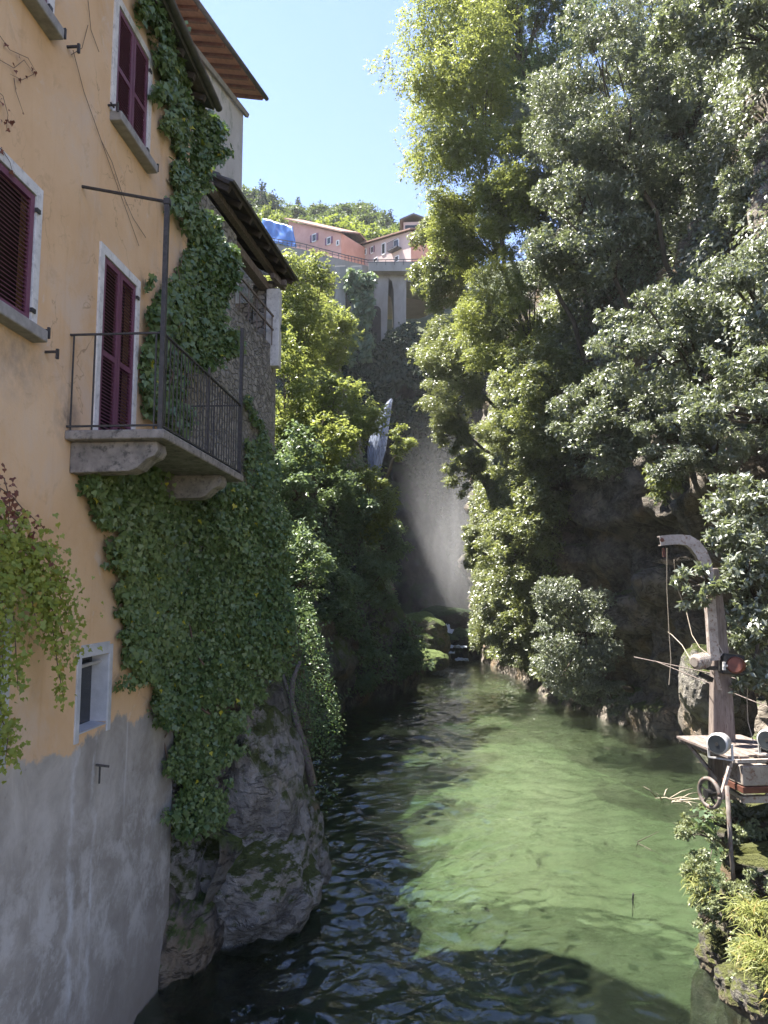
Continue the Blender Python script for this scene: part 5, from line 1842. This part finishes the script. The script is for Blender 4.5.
# ------------------------------------------------------------------ houses on the road
def hill_house(name, label, pL, pR, dL, dR, ytL, ytR, ybot, depth, wall, endwall, wins, roofpitch=.35):
    a, b = P(pL, ybot, dL), P(pR, ybot, dR)
    zb = min(a[2], b[2]) - 2.5
    za = P(pL, ytL, dL)[2]
    zb2 = P(pR, ytR, dR)[2]
    base = Vector((a[0], a[1], zb))
    t = thing(name, label, 'house', base)
    u = Vector((b[0] - a[0], b[1] - a[1], 0))
    Lh = u.length
    u.normalize()
    nb = Vector((-u.y, u.x, 0))
    if nb.y < 0:
        nb = -nb
    mb = MB()
    mb.prism([(0, 0), (Lh, 0), (Lh, zb2 - zb), (0, za - zb)], (0, 0, 0), u, (0, 0, 1), nb * depth)
    mb.build('wall', wall, t)
    mb = MB()
    mb.prism([(.05, .0), (depth - .05, 0), (depth - .05, zb2 - zb - .05), (.05, zb2 - zb - .05)], u * (Lh + .004), nb, (0, 0, 1), u * .03)
    mb.build('end_wall', endwall, t)
    mb = MB()
    h = depth * .5
    prof = [(-.5, -.12), (h, h * roofpitch), (depth + .5, -.12), (depth + .5, .06), (h, h * roofpitch + .2), (-.5, .06)]
    zr = (za + zb2) / 2 - zb
    sk = (zb2 - za) / Lh
    uu = (u + Vector((0, 0, sk)))
    mb.prism(prof, -uu * .4 + Vector((0, 0, za - zb + .12)), nb, (0, 0, 1), uu * (Lh + .8))
    mb.build('roof', M['tile'], t)
    for (px, py, w, hh, kind) in wins:
        q = (px - pL) / (pR - pL)
        dd = dL + (dR - dL) * q
        s = dd / F
        c = Vector(tuple(P(px, py, dd))) - base
        c = u * (q * Lh) + Vector((0, 0, c.z)) - nb * .02
        ww, hz = w * s, hh * s
        f = MB()
        for sx in (-1, 1):
            f.bar(c + u * sx * ww * .5 - Vector((0, 0, hz / 2)), c + u * sx * ww * .5 + Vector((0, 0, hz / 2)), .14, .14)
        for sz in (-1, 1):
            f.bar(c - u * ww * .5 + Vector((0, 0, sz * hz / 2)), c + u * ww * .5 + Vector((0, 0, sz * hz / 2)), .14, .14)
        wdw = f.build('window', M['white'], t)
        MB().bar(c - Vector((0, 0, hz / 2)), c + Vector((0, 0, hz / 2)), ww * .97, .10, up=tuple(nb)).build('pane', M['glass'], wdw)
        if kind == 's':
            mbs = MB()
            for sx in (-1, 1):
                mbs.bar(c + u * sx * ww * .78 - nb * .05 - Vector((0, 0, hz / 2)), c + u * sx * ww * .78 - nb * .05 + Vector((0, 0, hz / 2)), ww * .45, .05, up=tuple(nb))
            mbs.build('shutter', M['shutter'], wdw)
        if kind == 'b':
            mbs = MB()
            cc = c - Vector((0, 0, hz / 2))
            mbs.box(cc - nb * .4 - Vector((0, 0, .08)), (ww * 2.2, .9, .16), Matrix.Rotation(math.atan2(u.y, u.x), 3, 'Z'))
            for k in range(13):
                g_ = cc - nb * .82 + u * (-ww * 1.05 + ww * 2.1 * k / 12)
                mbs.bar(g_, g_ + Vector((0, 0, .95)), .05)
            mbs.bar(cc - nb * .82 - u * ww * 1.05 + Vector((0, 0, .95)), cc - nb * .82 + u * ww * 1.05 + Vector((0, 0, .95)), .06)
            mbs.build('balcony', M['iron'], wdw)
    return t


hill_house('pink_house', 'salmon pink house with two dark windows behind the blue tarpaulin', 288, 341, 97, 92, 221, 233, 256, 7, M['pink'], M['orange'],
           [(315, 238, 5.5, 8, 's'), (329.5, 241, 5, 7.5, 's'), (338, 243, 3, 5, '')])
hill_house('pale_pink_house', 'long pale pink house with balcony standing over the viaduct', 354, 411, 98, 90, 248, 231, 266, 9, M['palepink'], M['orange'],
           [(366, 252, 3.5, 6, ''), (373.5, 250, 4, 7, 's'), (385, 249, 5, 12, ''), (397.5, 245, 7, 11, 'b'), (377, 260, 6, 4, ''), (398, 259, 5.5, 6, ''), (361, 257, 3, 4, '')])
# turret with glazed dormer at its end
tt = thing('dormer_house', 'glazed attic room with dark roof peeping above the pale pink house', 'house', P(414, 245, 93))
q = P(414, 245, 93)
MB().box((0, 0, .2), (2.6, 3, 4.4)).build('wall', M['palepink'], tt)
MB().box((-.2, -1.52, 1.2), (1.8, .08, 1.5)).build('window', M['glass'], tt)
MB().prism([(-1.8, 0), (0, .7), (1.8, 0), (1.8, .2), (0, .95), (-1.8, .2)], (0, -2, 2.4), (1, 0, 0), (0, 0, 1), (0, 4, 0)).build('roof', M['eave'], tt)
# blue tarpaulin on a scaffold
tb = thing('tarpaulin', 'bright blue tarpaulin stretched over a scaffold above the trees', 'tarpaulin', P(278, 238, 92))
TB = P(278, 238, 92)
xs = np.linspace(0, 1, 26)
zs = np.linspace(0, 1, 12)
X, Z = np.meshgrid(xs, zs, indexing='ij')
c00, c10, c01, c11 = P(260, 240, 93), P(297, 248, 90), P(262, 218, 93), P(292, 226, 90)
V = ((1 - X)[..., None] * (1 - Z)[..., None] * c00 + X[..., None] * (1 - Z)[..., None] * c10 + (1 - X)[..., None] * Z[..., None] * c01 + X[..., None] * Z[..., None] * c11).reshape(-1, 3)
V[:, 1] += fbm(np.stack([X.ravel() * 7, Z.ravel() * 3, X.ravel() * 0], 1), 3, 5) * .35
I = np.arange(len(V)).reshape(26, 12)
Fq = np.stack([I[:-1, :-1], I[1:, :-1], I[1:, 1:], I[:-1, 1:]], -1).reshape(-1, 4)
o = np_mesh('sheet', V - TB, Fq, M['tarp'], tb, True)
o.modifiers.new('thick', 'SOLIDIFY').thickness = .04
mb = MB()
for k in range(5):
    a = c00 + (c10 - c00) * k / 4 + np.array([0, .5, -3])
    b = c01 + (c11 - c01) * k / 4 + np.array([0, .5, .3])
    mb.tube([tuple(a), tuple(b)], .06, 6)
mb.build('scaffold', M['galv'], tb, loc=tuple(TB))

# ------------------------------------------------------------------ hillside trees
def proto_tree(kind, seed):
    rng = np.random.default_rng(seed)
    H_ = 9.0
    t = bpy.data.objects.new('hill_tree', None)
    if kind == 'conifer':
        lv = []
        for k in range(15):
            f = k / 14
            z = 1.2 + f * 9.8
            r = 2.3 * (1 - f) ** .8 + .12
            for j in range(7):
                a = rng.random() * 6.28
                lv.append([math.cos(a) * r * .6, math.sin(a) * r * .6, z - .25 * r, r * .45, r * .45, .30])
        cl = np.array(lv)
        kd = dict(L=.5, W=.13, k=6, mode='pinnate', m='conifer', droop=.5, up=.6, cov=3)
        V, Fq, rnd = foliage_arrays(cl, 5200, kd, rng)
        m = M['conifer']
        hh = 10.5
    else:
        cl = make_clumps((0, 0, 5.4), (3.0, 3.0, 3.9), 46, rng, .17, .36, .75)
        kd = dict(L=.40, W=.14, k=6, mode='pinnate', m='far', droop=.3, up=.6, cov=3)
        V, Fq, rnd = foliage_arrays(cl, 8000, kd, rng)
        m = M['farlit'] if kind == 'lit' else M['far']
        hh = 6.0
    cro = np_mesh('crown', V, Fq, m, None, False, rnd)
    mb = MB()
    limb(mb, (0, 0, -.6), (0, 0, hh), .22, .05, rng, .0, 7, 7)
    for i in rng.choice(len(cl), 10, replace=False):
        limb(mb, (0, 0, min(hh * .6, max(1.2, cl[i, 2] - 2))), cl[i, :3], .08, .02, rng, .06, 5, 5)
    tr = mb.build('trunk', M['bark'], None, True)
    return cro, tr


protos = {}
for kd_, seeds in (('dark', (1, 2, 3)), ('lit', (4, 5)), ('conifer', (6, 7))):
    protos[kd_] = [proto_tree(kd_, s) for s in seeds]
used = set()


def hill_tree(kind, px, d, pyt, label, group, rng, wide=1.0):
    """a tree whose top is seen at (px, pyt), standing d metres off on the hill"""
    top_ = P(px, pyt, d)
    g0 = float(hill_z(np.array([top_[0]]), np.array([d]))[0]) - .3
    h = max(top_[2] - g0, 3.0)
    full = 11.0 if kind == 'conifer' else 9.6
    s = h / full
    cr, tr = protos[kind][int(rng.random() * len(protos[kind]))]
    t = thing('conifer' if kind == 'conifer' else 'hill_tree', label, 'tree', (top_[0], d, g0), group)
    sw = min(max(s, .5), 1.25) * wide
    t.rotation_euler = (0, 0, rng.random() * 6.28)
    t.scale = (sw, sw, s)
    for ob in (cr, tr):
        if ob.name in used:
            c = ob.copy()
            COL.objects.link(c)
        else:
            c = ob
            used.add(ob.name)
        c.parent = t
    return t


rng = np.random.default_rng(99)
ridge = lambda px: np.interp(px, [235, 250, 270, 285, 300, 318, 335, 350, 372, 385, 400, 420, 440], [188, 184, 190, 198, 205, 205, 200, 197, 206, 216, 222, 222, 226])
for k, px in enumerate(np.linspace(236, 436, 26)):
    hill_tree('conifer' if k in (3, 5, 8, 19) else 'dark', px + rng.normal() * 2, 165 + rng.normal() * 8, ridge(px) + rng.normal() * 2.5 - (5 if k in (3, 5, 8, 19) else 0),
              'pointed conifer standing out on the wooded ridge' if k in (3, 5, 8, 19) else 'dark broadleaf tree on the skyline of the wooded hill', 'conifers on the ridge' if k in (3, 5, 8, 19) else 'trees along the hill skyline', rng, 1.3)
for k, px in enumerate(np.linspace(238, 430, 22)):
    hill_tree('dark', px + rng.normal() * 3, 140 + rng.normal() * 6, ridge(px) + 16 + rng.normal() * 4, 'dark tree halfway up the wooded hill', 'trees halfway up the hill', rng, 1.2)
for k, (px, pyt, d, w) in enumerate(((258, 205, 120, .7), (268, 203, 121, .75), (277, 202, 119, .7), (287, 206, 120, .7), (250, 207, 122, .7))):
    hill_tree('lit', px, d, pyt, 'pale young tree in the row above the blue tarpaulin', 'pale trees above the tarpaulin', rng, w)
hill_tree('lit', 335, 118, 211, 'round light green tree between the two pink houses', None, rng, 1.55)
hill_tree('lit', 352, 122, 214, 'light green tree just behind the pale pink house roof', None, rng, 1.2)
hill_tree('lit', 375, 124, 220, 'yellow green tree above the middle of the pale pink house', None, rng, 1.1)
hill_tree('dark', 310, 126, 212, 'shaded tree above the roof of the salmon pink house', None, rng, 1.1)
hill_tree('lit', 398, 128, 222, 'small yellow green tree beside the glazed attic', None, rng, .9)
for cr_tr in protos.values():
    for pair in cr_tr:
        for ob in pair:
            if ob.name not in used:
                bpy.data.objects.remove(ob)

# ------------------------------------------------------------------ spray drifting off the waterfall
bm = bmesh.new()
bmesh.ops.create_icosphere(bm, subdivisions=4, radius=1)
MR = (8.0, 9.0, 17.0)
for v in bm.verts:
    v.co = Vector((v.co.x * MR[0], v.co.y * MR[1], v.co.z * MR[2]))
me = bpy.data.meshes.new('mist')
bm.to_mesh(me)
bm.free()
mm, nt, out = mat('spray')
g = N(nt)
q = g.n('Mapping', i_Vector=g.n('TexCoord').outputs['Object'], i_Scale=(1 / MR[0], 1 / MR[1], 1 / MR[2])).outputs[0]
r2 = g.n('VectorMath', operation='LENGTH', i_0=q).outputs['Value']
fall = g.math('SUBTRACT', 1.0, r2, True)
fall = g.math('MULTIPLY', fall, fall)
nz = g.noise(g.n('Mapping', i_Vector=g.n('TexCoord').outputs['Object'], i_Scale=(1.6, 1, .5)).outputs[0], .34, 4, .6, .8)
den = g.math('MULTIPLY', g.math('MULTIPLY', fall, g.ramp(nz, [(.30, .2), (.72, 1.0)])), .10)
vol = g.n('VolumePrincipled')
vol.inputs['Color'].default_value = (.93, .94, .97, 1)
nt.links.new(den, vol.inputs['Density'])
vol.inputs['Anisotropy'].default_value = .3
nt.links.new(vol.outputs[0], out.inputs[1])
me.materials.append(mm)
mist = link('mist', me)
mist.location = tuple(P(452, 560, 70))
tag(mist, 'pale spray drifting from the waterfall into the shaft of sunlight', None, None, 'stuff')

# thin air of the gorge
mb = MB()
mb.box((0, 420, 62), (420, 1000, 138))
mh, nt, out = mat('thin_haze')
g = N(nt)
vol = g.n('VolumePrincipled')
vol.inputs['Color'].default_value = (.90, .94, 1.0, 1)
vol.inputs['Density'].default_value = .00022
vol.inputs['Anisotropy'].default_value = .25
nt.links.new(vol.outputs[0], out.inputs[1])
HAZE = True
if HAZE:
    tag(mb.build('haze', mh, None), 'thin bluish haze lying in the gorge and before the hill', None, None, 'stuff')

# ------------------------------------------------------------------ light
AZ, EL = math.radians(72), math.radians(65)                 # sun ahead, over the houses
S = Vector((-math.sin(AZ) * math.cos(EL), math.cos(AZ) * math.cos(EL), math.sin(EL)))
sun_d = bpy.data.lights.new('sun', 'SUN')
sun_d.energy = 5.0
sun_d.angle = math.radians(.55)
sun_d.color = (1, .95, .87)
sun = bpy.data.objects.new('sun', sun_d)
COL.objects.link(sun)
sun.rotation_euler = S.to_track_quat('Z', 'Y').to_euler()
sun.location = (0, 0, 60)
w = bpy.data.worlds.new('World')
SC.world = w
w.use_nodes = True
nt = w.node_tree
sky = nt.nodes.new('ShaderNodeTexSky')
sky.sky_type = 'NISHITA'
sky.sun_disc = False
sky.sun_elevation = EL
sky.sun_rotation = -AZ
sky.air_density = 1.0
sky.dust_density = 0.0
sky.ozone_density = 1.5
bg = nt.nodes['Background']
bg.inputs[1].default_value = .086
tint = nt.nodes.new('ShaderNodeMix')
tint.data_type = 'RGBA'
tint.blend_type = 'MULTIPLY'
tint.inputs[0].default_value = 1
tint.inputs[7].default_value = (.98, .885, 1.0, 1)
nt.links.new(sky.outputs[0], tint.inputs[6])
nt.links.new(tint.outputs[2], bg.inputs[0])
SC.view_settings.view_transform = 'Standard'
SC.view_settings.look = 'None'
SC.view_settings.exposure = 2.22
SC.view_settings.gamma = 1
SC.view_settings.use_curve_mapping = False

cy = SC.cycles
cy.max_bounces = 7
cy.diffuse_bounces = 3
cy.glossy_bounces = 3
cy.transmission_bounces = 3
cy.transparent_max_bounces = 12
cy.volume_bounces = 1
cy.use_denoising = True
cy.sample_clamp_indirect = 6
cy.caustics_reflective = False
cy.caustics_refractive = False
print('leaves', LEAVES)
